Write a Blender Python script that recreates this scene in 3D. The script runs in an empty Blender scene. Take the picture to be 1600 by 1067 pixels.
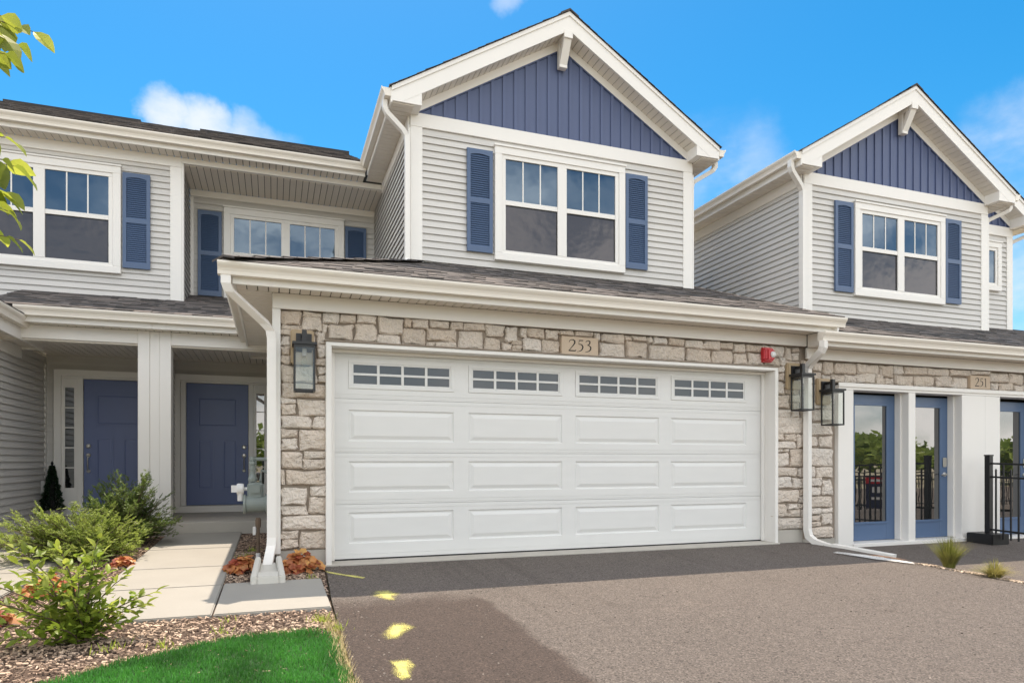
import bpy, bmesh, math, random
from mathutils import Vector, Matrix, noise as mnoise
random.seed(7)
R = math.radians
sc = bpy.context.scene
COL = sc.collection

# ------------------------------------------------------------------ camera, sky, sun, exposure
cam_d = bpy.data.cameras.new('camera')
cam = bpy.data.objects.new('camera', cam_d); COL.objects.link(cam)
cam.location = (0, 0, 1.08)
cam.rotation_euler = (R(90), 0, -R(19.557))
cam_d.sensor_width = 36.0
cam_d.lens = 36.0 * 1049.0 / 1600.0
cam_d.shift_y = (722.0 - 533.5) / 1600.0
cam_d.clip_start = 0.05
cam_d.clip_end = 3000
sc.camera = cam

SUN_EL = 71.0
world = bpy.data.worlds.new('World'); sc.world = world
world.use_nodes = True
wn, wl = world.node_tree.nodes, world.node_tree.links
wn.clear()
def W(t, **kw):
    n = wn.new(t)
    for k, v in kw.items(): setattr(n, k, v)
    return n
sky = W('ShaderNodeTexSky', sky_type='NISHITA', sun_disc=False)
sky.sun_elevation = R(SUN_EL); sky.sun_rotation = 0.0
sky.altitude = 200; sky.air_density = 1.0; sky.dust_density = 0.6; sky.ozone_density = 2.5
hsv = W('ShaderNodeHueSaturation'); hsv.inputs['Hue'].default_value = .487; hsv.inputs['Saturation'].default_value = 1.46; hsv.inputs['Value'].default_value = .62
wl.new(sky.outputs[0], hsv.inputs['Color'])
tc = W('ShaderNodeTexCoord')
def vmath(op, a, b=None):
    n = W('ShaderNodeVectorMath', operation=op); wl.new(a, n.inputs[0])
    if b is not None:
        if isinstance(b, tuple): n.inputs[1].default_value = b
        else: wl.new(b, n.inputs[1])
    return n
def smath(op, a, b=0.5, clamp=False):
    n = W('ShaderNodeMath', operation=op, use_clamp=clamp)
    for i, v in enumerate((a, b)):
        if isinstance(v, (int, float)): n.inputs[i].default_value = v
        else: wl.new(v, n.inputs[i])
    return n.outputs[0]
DIR = vmath('NORMALIZE', tc.outputs['Generated']).outputs[0]
nz = W('ShaderNodeTexNoise'); nz.inputs['Scale'].default_value = 7.0; nz.inputs['Detail'].default_value = 7; nz.inputs['Roughness'].default_value = 0.55
mp = W('ShaderNodeMapping'); mp.inputs['Scale'].default_value = (1, 1, 1.8); wl.new(DIR, mp.inputs['Vector']); wl.new(mp.outputs[0], nz.inputs['Vector'])
nb = W('ShaderNodeTexNoise'); nb.inputs['Scale'].default_value = 2.1; nb.inputs['Detail'].default_value = 3; wl.new(mp.outputs[0], nb.inputs['Vector'])
# scattered clouds everywhere, from the big noise
def mrange(v, a, b, lo=0.0, hi=1.0):
    n = W('ShaderNodeMapRange', interpolation_type='SMOOTHSTEP'); wl.new(v, n.inputs[0])
    n.inputs[1].default_value = a; n.inputs[2].default_value = b; n.inputs[3].default_value = lo; n.inputs[4].default_value = hi
    return n.outputs[0]
cover = mrange(nb.outputs['Fac'], 0.30, 0.52, 0.0, 1.0)
# the clear blue gap of the day lies to the north, above the roofs; elsewhere the broken cloud carries on evenly
gap = vmath('DOT_PRODUCT', DIR, tuple(Vector((.30, .85, .42)).normalized())).outputs['Value']
cover = smath('MULTIPLY', cover, mrange(gap, math.cos(R(72)), math.cos(R(48)), 1.0, 0.0))
nw = W('ShaderNodeTexNoise'); nw.inputs['Scale'].default_value = 9.0; nw.inputs['Detail'].default_value = 6; nw.inputs['Roughness'].default_value = .6; wl.new(DIR, nw.inputs['Vector'])
wv = vmath('SCALE', vmath('SUBTRACT', nw.outputs['Color'], (.5, .5, .5)).outputs[0]); wv.inputs['Scale'].default_value = .09
DIRW = vmath('NORMALIZE', vmath('ADD', DIR, wv.outputs[0]).outputs[0]).outputs[0]
def bank(d, size, amt):
    v = Vector(d).normalized()
    dp = vmath('DOT_PRODUCT', DIRW, tuple(v)).outputs['Value']
    return mrange(dp, math.cos(R(size)), math.cos(R(size * 0.15)), 0.0, amt)
banks = [((-.118, .903, .402), 2.3, .85), ((-.08, .904, .408), 2.4, .85), ((-.035, .906, .402), 2.4, .8), ((.0, .907, .394), 2.2, .7),
         ((.277, .779, .587), 2.0, .4),
         ((.55, .743, .365), 6.0, .42), ((.565, .74, .335), 5.0, .45),
         ((.80, .515, .335), 6.0, .6), ((.815, .51, .30), 7.0, .7), ((.83, .52, .22), 7.0, .72), ((.84, .53, .16), 8.0, .75)]
tot = 0.0
for b in banks:
    tot = smath('MAXIMUM', tot, bank(*b))
det = mrange(nz.outputs['Fac'], 0.32, 0.66, 0.0, 1.0)
full = smath('ADD', smath('MULTIPLY', det, 0.95), 0.12)
cmix = W('ShaderNodeMixRGB'); wl.new(smath('MULTIPLY', cover, full, clamp=True), cmix.inputs['Fac']); wl.new(hsv.outputs[0], cmix.inputs[1])
cmix.inputs[2].default_value = (9.6, 9.2, 8.7, 1)           # thick sunlit cloud
cmix2 = W('ShaderNodeMixRGB'); wl.new(smath('MULTIPLY', tot, full, clamp=True), cmix2.inputs['Fac']); wl.new(cmix.outputs[0], cmix2.inputs[1])
cmix2.inputs[2].default_value = (3.05, 3.2, 3.45, 1)         # thin fair-weather cloud
cmix = cmix2
bg = W('ShaderNodeBackground'); bg.inputs['Strength'].default_value = 0.15
wl.new(cmix.outputs[0], bg.inputs['Color'])
wo = W('ShaderNodeOutputWorld'); wl.new(bg.outputs[0], wo.inputs['Surface'])

sun_d = bpy.data.lights.new('sun', 'SUN'); sun_d.energy = 3.3; sun_d.angle = R(0.53); sun_d.color = (1.0, 0.86, 0.70)
sun = bpy.data.objects.new('sun', sun_d); COL.objects.link(sun)
sun.rotation_euler = (-R(90 - SUN_EL), 0, 0); sun.location = (0, 20, 40)

vs = sc.view_settings
sc.display_settings.display_device = 'sRGB'
vs.view_transform = 'Standard'; vs.look = 'None'; vs.exposure = 1.06; vs.gamma = 1.0; vs.use_curve_mapping = False
sc.cycles.max_bounces = 12; sc.cycles.diffuse_bounces = 8; sc.cycles.transparent_max_bounces = 12

# ------------------------------------------------------------------ mesh helpers
class MB:
    def __init__(s): s.v = []; s.f = []; s.tone = []
    def face(s, pts, tone=0.5):
        i = len(s.v); s.v += [tuple(p) for p in pts]; s.f.append(tuple(range(i, i + len(pts)))); s.tone.append(tone)
    def box(s, x0, x1, y0, y1, z0, z1, tone=0.5):
        i = len(s.v)
        s.v += [(x0,y0,z0),(x1,y0,z0),(x1,y1,z0),(x0,y1,z0),(x0,y0,z1),(x1,y0,z1),(x1,y1,z1),(x0,y1,z1)]
        s.f += [(i,i+3,i+2,i+1),(i+4,i+5,i+6,i+7),(i,i+1,i+5,i+4),(i+1,i+2,i+6,i+5),(i+2,i+3,i+7,i+6),(i+3,i,i+4,i+7)]
        s.tone += [tone]*6
        return s
    def prism(s, a, b, tone=0.5):
        """closed solid between two matching polygons (lists of 3D points)"""
        i = len(s.v); n = len(a); s.v += [tuple(p) for p in a] + [tuple(p) for p in b]
        s.f.append(tuple(range(i, i+n))); s.f.append(tuple(range(i+2*n-1, i+n-1, -1)))
        for k in range(n):
            j = (k+1) % n
            s.f.append((i+k, i+n+k, i+n+j, i+j))
        s.tone += [tone]*(n+2)
        return s
    def tube(s, pts, r, n=8, tone=0.5, cap=True):
        pts = [Vector(p) for p in pts]; rs = r if isinstance(r, (list, tuple)) else [r]*len(pts)
        rings = []; up = None
        for k, p in enumerate(pts):
            d = (pts[min(k+1, len(pts)-1)] - pts[max(k-1, 0)]).normalized()
            if up is None: up = Vector((0,0,1)) if abs(d.z) < .9 else Vector((1,0,0))
            a = d.cross(up).normalized(); b = a.cross(d).normalized(); up = b
            i = len(s.v)
            for q in range(n):
                t = 2*math.pi*q/n
                s.v.append(tuple(p + a*math.cos(t)*rs[k] + b*math.sin(t)*rs[k]))
            rings.append(i)
        for k in range(len(rings)-1):
            for q in range(n):
                q2 = (q+1) % n
                s.f.append((rings[k]+q, rings[k]+q2, rings[k+1]+q2, rings[k+1]+q)); s.tone.append(tone)
        if cap:
            s.f.append(tuple(rings[0]+q for q in range(n-1, -1, -1))); s.f.append(tuple(rings[-1]+q for q in range(n))); s.tone += [tone]*2
        return s
    def rtube(s, pts, w, h, side, tone=0.5):
        """rectangular duct along pts; side = unit vector of the width direction"""
        pts = [Vector(p) for p in pts]; side = Vector(side).normalized(); rings = []
        for k, p in enumerate(pts):
            d0 = (p - pts[k-1]).normalized() if k else (pts[1]-p).normalized()
            d1 = (pts[k+1]-p).normalized() if k < len(pts)-1 else d0
            d = (d0+d1).normalized(); nrm = d.cross(side).normalized(); sd = side
            cs = max(.5, d.dot(d1)); i = len(s.v)
            for a, b in ((-1,-1),(1,-1),(1,1),(-1,1)):
                s.v.append(tuple(p + sd*a*w/2 + nrm*b*h/2/cs))
            rings.append(i)
        for k in range(len(rings)-1):
            for q in range(4):
                q2 = (q+1) % 4
                s.f.append((rings[k]+q, rings[k]+q2, rings[k+1]+q2, rings[k+1]+q)); s.tone.append(tone)
        s.f.append(tuple(rings[0]+q for q in (3,2,1,0))); s.f.append(tuple(rings[-1]+q for q in range(4))); s.tone += [tone]*2
        return s
    def lathe(s, prof, c, n=16, axis='z', tone=0.5):
        rings = []
        for (r, h) in prof:
            i = len(s.v)
            for q in range(n):
                t = 2*math.pi*q/n
                a, b = r*math.cos(t), r*math.sin(t)
                p = {'z': (a, b, h), 'y': (a, h, b), 'x': (h, a, b)}[axis]
                s.v.append((c[0]+p[0], c[1]+p[1], c[2]+p[2]))
            rings.append(i)
        for k in range(len(rings)-1):
            for q in range(n):
                q2 = (q+1) % n
                s.f.append((rings[k]+q, rings[k]+q2, rings[k+1]+q2, rings[k+1]+q)); s.tone.append(tone)
        s.f.append(tuple(rings[0]+q for q in range(n-1,-1,-1))); s.f.append(tuple(rings[-1]+q for q in range(n))); s.tone += [tone]*2
        return s

WL = {}
def wloc(o): return WL.get(o.name, Vector((0,0,0)))
def setprops(o, label=None, cat=None, group=None, kind=None):
    if label: o['label'] = label
    if cat: o['category'] = cat
    if group: o['group'] = group
    if kind: o['kind'] = kind
def link(o, parent, w):
    COL.objects.link(o); WL[o.name] = Vector(w)
    if parent is not None:
        o.parent = parent; o.location = Vector(w) - wloc(parent)
    else: o.location = w
    return o
def empty(name, loc, **p):
    o = bpy.data.objects.new(name, None); o.empty_display_size = 0.2
    link(o, None, loc); setprops(o, **p); return o
def add(name, mb, mat, parent=None, smooth=False, fixn=True, origin=None, tone=False, **p):
    v = mb.v
    lo = [min(q[k] for q in v) for k in range(3)]; hi = [max(q[k] for q in v) for k in range(3)]
    c = Vector(origin) if origin else Vector(((lo[0]+hi[0])/2, (lo[1]+hi[1])/2, lo[2]))
    me = bpy.data.meshes.new(name)
    me.from_pydata([(q[0]-c.x, q[1]-c.y, q[2]-c.z) for q in v], [], mb.f)
    if tone:
        at = me.attributes.new('tone', 'FLOAT', 'FACE')
        at.data.foreach_set('value', mb.tone)
    if fixn:
        bm = bmesh.new(); bm.from_mesh(me); bmesh.ops.recalc_face_normals(bm, faces=bm.faces); bm.to_mesh(me); bm.free()
    if smooth: me.polygons.foreach_set('use_smooth', [True]*len(me.polygons))
    for m in (mat if isinstance(mat, (list, tuple)) else [mat]): me.materials.append(m)
    o = bpy.data.objects.new(name, me)
    link(o, parent, c); setprops(o, **p); return o
def inst(src, parent, d, name=None, rot=None, scale=None, at=None):
    o = bpy.data.objects.new(name or src.name.split('.')[0], src.data)
    link(o, parent, Vector(at) if at is not None else wloc(src) + Vector(d))
    if rot is not None: o.rotation_euler = rot
    if scale is not None: o.scale = (scale,)*3 if isinstance(scale, (int, float)) else scale
    return o
def copy_tree(src, d, parent=None):
    o = src.copy(); COL.objects.link(o)
    WL[o.name] = wloc(src) + Vector(d)
    if parent is not None: o.parent = parent
    else: o.location = src.location + Vector(d)
    for ch in list(src.children): copy_tree(ch, d, o)
    return o
def bevel(o, w=0.004, seg=1):
    bm = bmesh.new(); bm.from_mesh(o.data)
    bmesh.ops.remove_doubles(bm, verts=bm.verts, dist=1e-5)
    bmesh.ops.bevel(bm, geom=[e for e in bm.edges if e.is_manifold and e.calc_face_angle(0) > .5], offset=w, segments=seg, affect='EDGES', clamp_overlap=True)
    bm.to_mesh(o.data); bm.free(); return o

# ------------------------------------------------------------------ materials
def mat(name, col, rough=.5, var=.06, vscale=3.0, bump=0.0, bscale=60.0, metal=0.0, spec=.5, objvar=0.0, tone=0.0, col2=None, c2scale=2.0, ior=None, bdist=.02, fine=0.0, fscale=200.0, stretch=None):
    m = bpy.data.materials.new(name); m.use_nodes = True
    nt = m.node_tree; N, L = nt.nodes, nt.links; b = N['Principled BSDF']
    b.inputs['Roughness'].default_value = rough; b.inputs['Metallic'].default_value = metal
    b.inputs['Specular IOR Level'].default_value = spec
    if ior: b.inputs['IOR'].default_value = ior
    geo = N.new('ShaderNodeNewGeometry'); pos = geo.outputs['Position']
    if stretch:
        mpn = N.new('ShaderNodeMapping'); mpn.inputs['Scale'].default_value = stretch; L.new(pos, mpn.inputs['Vector']); pos = mpn.outputs[0]
    def noise(scale, detail=4):
        n = N.new('ShaderNodeTexNoise'); n.inputs['Scale'].default_value = scale; n.inputs['Detail'].default_value = detail
        L.new(pos, n.inputs['Vector']); return n.outputs['Fac']
    def mth(op, a, c):
        n = N.new('ShaderNodeMath'); n.operation = op
        for i, q in enumerate((a, c)):
            if isinstance(q, (int, float)): n.inputs[i].default_value = q
            else: L.new(q, n.inputs[i])
        return n.outputs[0]
    fac = mth('ADD', mth('MULTIPLY', mth('SUBTRACT', noise(vscale), .5), var*4), 1.0)
    if fine: fac = mth('MULTIPLY', fac, mth('ADD', mth('MULTIPLY', mth('SUBTRACT', noise(fscale, 2), .5), fine*4), 1.0))
    if objvar:
        oi = N.new('ShaderNodeObjectInfo')
        fac = mth('MULTIPLY', fac, mth('ADD', mth('MULTIPLY', mth('SUBTRACT', oi.outputs['Random'], .5), objvar*2), 1.0))
    if tone:
        at = N.new('ShaderNodeAttribute'); at.attribute_name = 'tone'
        fac = mth('MULTIPLY', fac, mth('ADD', mth('MULTIPLY', mth('SUBTRACT', at.outputs['Fac'], .5), tone*2), 1.0))
    base = N.new('ShaderNodeMixRGB'); base.blend_type = 'MIX'; base.inputs[1].default_value = (*col, 1); base.inputs[2].default_value = (*(col2 or col), 1)
    if col2:
        cr = N.new('ShaderNodeMapRange'); cr.inputs[1].default_value = .4; cr.inputs[2].default_value = .62
        L.new(noise(c2scale, 5), cr.inputs[0])
        if objvar:
            mx = mth('ADD', mth('MULTIPLY', cr.outputs[0], .25), mth('MULTIPLY', oi.outputs['Random'], .75)); L.new(mx, base.inputs['Fac'])
        elif tone:
            mx = mth('MULTIPLY', mth('ADD', cr.outputs[0], at.outputs['Fac']), .5); L.new(mx, base.inputs['Fac'])
        else: L.new(cr.outputs[0], base.inputs['Fac'])
    else: base.inputs['Fac'].default_value = 0
    vm = N.new('ShaderNodeVectorMath'); vm.operation = 'SCALE'
    L.new(base.outputs[0], vm.inputs[0]); L.new(fac, vm.inputs['Scale']); L.new(vm.outputs[0], b.inputs['Base Color'])
    if bump:
        bn = N.new('ShaderNodeBump'); bn.inputs['Strength'].default_value = bump; bn.inputs['Distance'].default_value = bdist
        L.new(noise(bscale, 6), bn.inputs['Height']); L.new(bn.outputs[0], b.inputs['Normal'])
    return m
def leafmat(name, c1, c2, trans=.45, rough=.45):
    m = mat(name, c1, rough, var=.1, vscale=6, objvar=.35, col2=c2, c2scale=5, tone=.35)
    nt = m.node_tree; N, L = nt.nodes, nt.links; b = N['Principled BSDF']; out = N['Material Output']
    src = b.inputs['Base Color'].links[0].from_socket
    tr = N.new('ShaderNodeBsdfTranslucent'); L.new(src, tr.inputs['Color'])
    mx = N.new('ShaderNodeMixShader'); mx.inputs[0].default_value = trans
    L.new(b.outputs[0], mx.inputs[1]); L.new(tr.outputs[0], mx.inputs[2]); L.new(mx.outputs[0], out.inputs['Surface'])
    return m
M = {}
M['trim'] = mat('white_trim', (.79,.765,.725), .42, var=.012, vscale=1.5, bump=.02, bscale=90)
M['siding'] = mat('grey_vinyl_siding', (.585,.565,.535), .5, var=.02, vscale=2, objvar=.045)
M['soffit'] = mat('cream_soffit', (.76,.71,.635), .5, var=.02, objvar=.02)
M['soffit_dark'] = mat('soffit_gap', (.12,.11,.10), .7, var=.02)
M['gutter'] = mat('cream_gutter', (.77,.72,.64), .38, var=.02, vscale=2.5)
M['blue'] = mat('blue_shutter_paint', (.072,.118,.215), .45, var=.03)
M['blueboard'] = mat('blue_board_siding', (.076,.102,.20), .5, var=.03, objvar=.04)
M['bluedoor'] = mat('navy_door_paint', (.118,.155,.305), .4, var=.03)
M['bluedoor2'] = mat('steel_blue_door_paint', (.088,.145,.255), .38, var=.03)
M['stone'] = mat('tan_limestone', (.72,.605,.495), .85, var=.07, vscale=9, bump=1.0, bscale=24, bdist=.05, objvar=.17, col2=(.57,.525,.475), c2scale=3.0, fine=.12, fscale=110)
M['mortar'] = mat('grey_mortar', (.32,.265,.215), .9, var=.06, vscale=14, bump=.4, bscale=90)
M['gdoor'] = mat('white_steel_door', (.715,.71,.69), .4, var=.02, bump=.05, bscale=70, stretch=(1,1,4))
M['plaque'] = mat('sandstone_plaque', (.55,.44,.33), .8, var=.04, vscale=20, bump=.2, bscale=120)
M['ink'] = mat('dark_engraving', (.02,.018,.016), .7)
M['shingle'] = mat('asphalt_shingles', (.082,.077,.078), .9, var=.1, vscale=5, tone=.55, col2=(.112,.094,.083), c2scale=6, bump=.4, bscale=150, fine=.12, fscale=150)
M['black'] = mat('black_metal', (.012,.012,.013), .4, var=.05)
M['tan'] = mat('tan_mounting_block', (.42,.32,.20), .6, var=.04)
M['red'] = mat('red_plastic', (.52,.02,.03), .3, var=.03)
M['whitep'] = mat('white_plastic', (.75,.75,.75), .3, var=.03)
M['steel'] = mat('satin_nickel', (.62,.60,.56), .28, metal=1.0, var=.03)
M['concrete'] = mat('concrete', (.295,.28,.25), .85, var=.045, vscale=2.2, bump=.12, bscale=130, fine=.035, fscale=90)
M['paleconcrete'] = mat('pale_concrete', (.52,.50,.45), .85, var=.05, vscale=5, bump=.15, bscale=130)
M['grit'] = mat('dark_grit', (.17,.145,.125), .9, var=.05, tone=.5)
M['foundation'] = mat('foundation_concrete', (.46,.43,.38), .9, var=.06, vscale=4, bump=.2, bscale=60)
M['soil'] = mat('dark_mulch_soil', (.085,.055,.04), .95, var=.12, vscale=7, bump=.8, bscale=45, fine=.15, fscale=60)
M['mulch'] = mat('wood_mulch_chips', (.25,.165,.115), .9, var=.06, tone=.5, col2=(.45,.34,.255), c2scale=2.0)
M['lawnbase'] = mat('lawn_soil', (.02,.055,.015), .95, var=.1)
M['gravel'] = mat('pale_gravel', (.42,.33,.25), .9, var=.06, tone=.6)
M['gas'] = mat('grey_green_meter_paint', (.25,.29,.275), .45, var=.05, vscale=12)
M['rust'] = mat('rusty_pipe', (.14,.10,.07), .8, var=.15, vscale=20)
M['bark'] = mat('bark', (.12,.085,.06), .9, var=.1, bump=.5, bscale=40)
M['straw'] = mat('dry_grass', (.42,.34,.17), .8, var=.1, tone=.4)
M['dark'] = mat('dark_hollow', (.01,.01,.01), .8)
M['vent'] = mat('grey_vent', (.42,.41,.39), .5)
M['pot'] = mat('grey_planter', (.33,.30,.27), .7, var=.06, vscale=15)
def glassmat(name, base, ior, rough=.02, wave=.0, wsc=2.5, tint=(1,1,1)):
    m = mat(name, base, rough, var=.05, vscale=1.2, ior=ior)
    N, L = m.node_tree.nodes, m.node_tree.links; b = N['Principled BSDF']
    b.inputs['Specular Tint'].default_value = (*tint, 1)
    if wave:
        geo = N.new('ShaderNodeNewGeometry'); n = N.new('ShaderNodeTexNoise'); n.inputs['Scale'].default_value = wsc; n.inputs['Detail'].default_value = 2
        L.new(geo.outputs['Position'], n.inputs['Vector'])
        bn = N.new('ShaderNodeBump'); bn.inputs['Strength'].default_value = wave; bn.inputs['Distance'].default_value = .05
        L.new(n.outputs['Fac'], bn.inputs['Height']); L.new(bn.outputs[0], b.inputs['Normal'])
    return m
M['glass'] = glassmat('window_glass', (.025,.045,.07), 2.1, .03, .04, 2.5, (.62,.80,1.0))
M['screen'] = glassmat('screened_glass', (.044,.042,.047), 1.6, .10, .10, 3.5, (.84,.84,.90))
M['doorglass'] = glassmat('door_glass', (.012,.013,.014), 2.5, .01, .010, 3.0)
M['gpane'] = glassmat('frosted_pane', (.07,.072,.078), 1.6, .12)
def clearglass():
    m = bpy.data.materials.new('clear_lantern_glass'); m.use_nodes = True
    N, L = m.node_tree.nodes, m.node_tree.links; N.remove(N['Principled BSDF'])
    t = N.new('ShaderNodeBsdfTransparent'); t.inputs[0].default_value = (.93,.95,.93,1)
    g = N.new('ShaderNodeBsdfGlossy'); g.inputs['Roughness'].default_value = .02
    mx = N.new("ShaderNodeMixShader"); mx.inputs[0].default_value = .07; L.new(t.outputs[0], mx.inputs[1]); L.new(g.outputs[0], mx.inputs[2])
    L.new(mx.outputs[0], N['Material Output'].inputs['Surface']); return m
M['clear'] = clearglass()
def asphalt(name, patch):
    m = mat(name, (.132,.110,.095), .88, var=.05, vscale=.9, bump=1.0, bscale=120, fine=.42, fscale=105)
    N, L = m.node_tree.nodes, m.node_tree.links; b = N['Principled BSDF']
    src = b.inputs['Base Color'].links[0].from_socket
    geo = N.new('ShaderNodeNewGeometry')
    # light stone chips showing in the mat
    vo = N.new('ShaderNodeTexVoronoi'); vo.inputs['Scale'].default_value = 105; L.new(geo.outputs['Position'], vo.inputs['Vector'])
    sx = N.new('ShaderNodeSeparateColor'); L.new(vo.outputs['Color'], sx.inputs[0])
    mr = N.new('ShaderNodeMapRange'); mr.inputs[1].default_value = .72; mr.inputs[2].default_value = .95; mr.inputs[3].default_value = 0; mr.inputs[4].default_value = .50
    L.new(sx.outputs[0], mr.inputs[0])
    mx = N.new('ShaderNodeMixRGB'); L.new(mr.outputs[0], mx.inputs[0]); L.new(src, mx.inputs[1]); mx.inputs[2].default_value = (.30,.25,.215,1)
    last = mx.outputs[0]
    mr2 = N.new('ShaderNodeMapRange'); mr2.inputs[1].default_value = .30; mr2.inputs[2].default_value = .06; mr2.inputs[3].default_value = 0; mr2.inputs[4].default_value = .75
    L.new(sx.outputs[1], mr2.inputs[0]); pk = N.new('ShaderNodeMixRGB'); pk.blend_type = 'MULTIPLY'; L.new(mr2.outputs[0], pk.inputs[0]); L.new(last, pk.inputs[1]); pk.inputs[2].default_value = (.35,.34,.33,1); last = pk.outputs[0]
    def nz2(scale, detail, rough=.5):
        n = N.new('ShaderNodeTexNoise'); n.inputs['Scale'].default_value = scale; n.inputs['Detail'].default_value = detail; n.inputs['Roughness'].default_value = rough; L.new(geo.outputs['Position'], n.inputs['Vector']); return n
    def overlay(lo, hi, src_, col, amt, prev):
        r_ = N.new('ShaderNodeMapRange'); r_.inputs[1].default_value = lo; r_.inputs[2].default_value = hi; r_.inputs[3].default_value = 0; r_.inputs[4].default_value = amt; L.new(src_, r_.inputs[0])
        q = N.new('ShaderNodeMixRGB'); q.blend_type = 'MULTIPLY'; L.new(r_.outputs[0], q.inputs[0]); L.new(prev, q.inputs[1]); q.inputs[2].default_value = (*col, 1); return q.outputs[0]
    last = overlay(.60, .74, nz2(2.6, 6, .62).outputs['Fac'], (.60,.56,.53), .55, last)      # damp, worn patches
    last = overlay(.36, .24, nz2(.8, 5, .6).outputs['Fac'], (1.45,1.42,1.38), .6, last)     # pale dusty areas
    last = overlay(.74, .80, nz2(9, 2).outputs['Fac'], (.45,.42,.40), .6, last)            # drips
    st = N.new('ShaderNodeMapping'); st.inputs['Scale'].default_value = (5.5, .22, 1); L.new(geo.outputs['Position'], st.inputs['Vector'])
    tn = N.new('ShaderNodeTexNoise'); tn.inputs['Scale'].default_value = 1.0; tn.inputs['Detail'].default_value = 4; L.new(st.outputs[0], tn.inputs['Vector'])
    last = overlay(.56, .70, tn.outputs['Fac'], (.74,.72,.70), .55, last)                   # roller and tyre streaks
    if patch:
        # darker reddish strip of the drive along the lawn, its edge wandering
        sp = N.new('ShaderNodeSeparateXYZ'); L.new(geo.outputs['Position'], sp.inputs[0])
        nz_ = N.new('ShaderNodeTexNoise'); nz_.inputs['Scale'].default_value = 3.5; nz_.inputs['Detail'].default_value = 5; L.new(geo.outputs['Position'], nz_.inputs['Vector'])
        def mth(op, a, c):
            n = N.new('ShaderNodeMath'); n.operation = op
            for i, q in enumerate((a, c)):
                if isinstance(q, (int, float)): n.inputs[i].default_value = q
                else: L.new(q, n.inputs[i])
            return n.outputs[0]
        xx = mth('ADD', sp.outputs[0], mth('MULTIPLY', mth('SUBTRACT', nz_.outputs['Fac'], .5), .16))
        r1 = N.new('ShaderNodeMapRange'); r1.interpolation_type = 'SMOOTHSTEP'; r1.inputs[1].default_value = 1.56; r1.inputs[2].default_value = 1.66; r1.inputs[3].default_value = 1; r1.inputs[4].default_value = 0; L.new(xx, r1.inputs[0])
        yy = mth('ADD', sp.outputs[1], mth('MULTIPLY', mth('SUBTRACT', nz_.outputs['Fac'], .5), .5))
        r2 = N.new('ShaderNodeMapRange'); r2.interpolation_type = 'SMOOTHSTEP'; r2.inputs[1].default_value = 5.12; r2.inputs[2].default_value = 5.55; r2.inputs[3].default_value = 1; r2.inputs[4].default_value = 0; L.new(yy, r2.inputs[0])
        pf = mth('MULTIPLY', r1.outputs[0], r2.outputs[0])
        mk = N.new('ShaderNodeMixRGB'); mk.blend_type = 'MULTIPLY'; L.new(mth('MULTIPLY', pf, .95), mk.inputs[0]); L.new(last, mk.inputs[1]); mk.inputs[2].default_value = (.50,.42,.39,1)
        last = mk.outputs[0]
    L.new(last, b.inputs['Base Color']); return m
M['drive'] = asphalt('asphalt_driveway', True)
M['drive2'] = asphalt('asphalt_plain', False)
def paint(name, col, seed, ax=1.0):
    m = bpy.data.materials.new(name); m.use_nodes = True
    N, L = m.node_tree.nodes, m.node_tree.links; b = N['Principled BSDF']
    b.inputs['Base Color'].default_value = (*col, 1); b.inputs['Roughness'].default_value = .7
    geo = N.new('ShaderNodeNewGeometry'); at = N.new('ShaderNodeAttribute'); at.attribute_name = 'core'
    n1 = N.new('ShaderNodeTexNoise'); n1.inputs['Scale'].default_value = 9; n1.inputs['Detail'].default_value = 3; L.new(geo.outputs['Position'], n1.inputs['Vector'])
    n2 = N.new('ShaderNodeTexNoise'); n2.inputs['Scale'].default_value = 230; n2.inputs['Detail'].default_value = 2; L.new(geo.outputs['Position'], n2.inputs['Vector'])
    def mth(op, a, c):
        n = N.new('ShaderNodeMath'); n.operation = op
        for i, q in enumerate((a, c)):
            if isinstance(q, (int, float)): n.inputs[i].default_value = q
            else: L.new(q, n.inputs[i])
        return n.outputs[0]
    d = mth('ADD', at.outputs['Fac'], mth('MULTIPLY', mth('SUBTRACT', n1.outputs['Fac'], .5), 1.3))
    d = mth('ADD', d, mth('MULTIPLY', mth('SUBTRACT', n2.outputs['Fac'], .5), 3.4))
    r = N.new('ShaderNodeMapRange'); r.inputs[1].default_value = .40; r.inputs[2].default_value = .80; r.inputs[3].default_value = 0; r.inputs[4].default_value = .88; L.new(d, r.inputs[0])
    fade = N.new('ShaderNodeMapRange'); fade.inputs[1].default_value = 0; fade.inputs[2].default_value = .3; L.new(at.outputs['Fac'], fade.inputs[0])
    fm = N.new('ShaderNodeMath'); fm.operation = 'MULTIPLY'; L.new(r.outputs[0], fm.inputs[0]); L.new(fade.outputs[0], fm.inputs[1]); r = fm
    L.new(r.outputs[0], b.inputs['Alpha']); return m
M['yellow'] = paint('yellow_spray_paint', (.68,.63,.17), 1)
M['whitespray'] = paint('white_spray_paint', (.75,.74,.72), 2)
M['orange'] = paint('orange_clay_stain', (.50,.26,.13), 3)
M['juniper'] = leafmat('juniper_needles', (.16,.25,.05), (.46,.53,.11), .5)
M['yew'] = leafmat('dark_evergreen_needles', (.13,.22,.055), (.40,.48,.11), .5)
M['bushleaf'] = leafmat('bright_green_leaves', (.31,.44,.05), (.60,.65,.12), .55)
M['treeleaf'] = leafmat('lime_tree_leaves', (.36,.47,.05), (.66,.67,.10), .62)
M['heuch'] = leafmat('orange_red_leaves', (.74,.10,.06), (.90,.54,.18), .45)
M['topi'] = leafmat('dark_topiary_leaves', (.010,.028,.012), (.025,.055,.022), .2)
M['grassblade'] = leafmat('lawn_blades', (.032,.145,.02), (.075,.255,.04), .4)
M['orngrass'] = leafmat('ornamental_grass_blades', (.16,.20,.03), (.46,.36,.14), .35)
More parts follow.
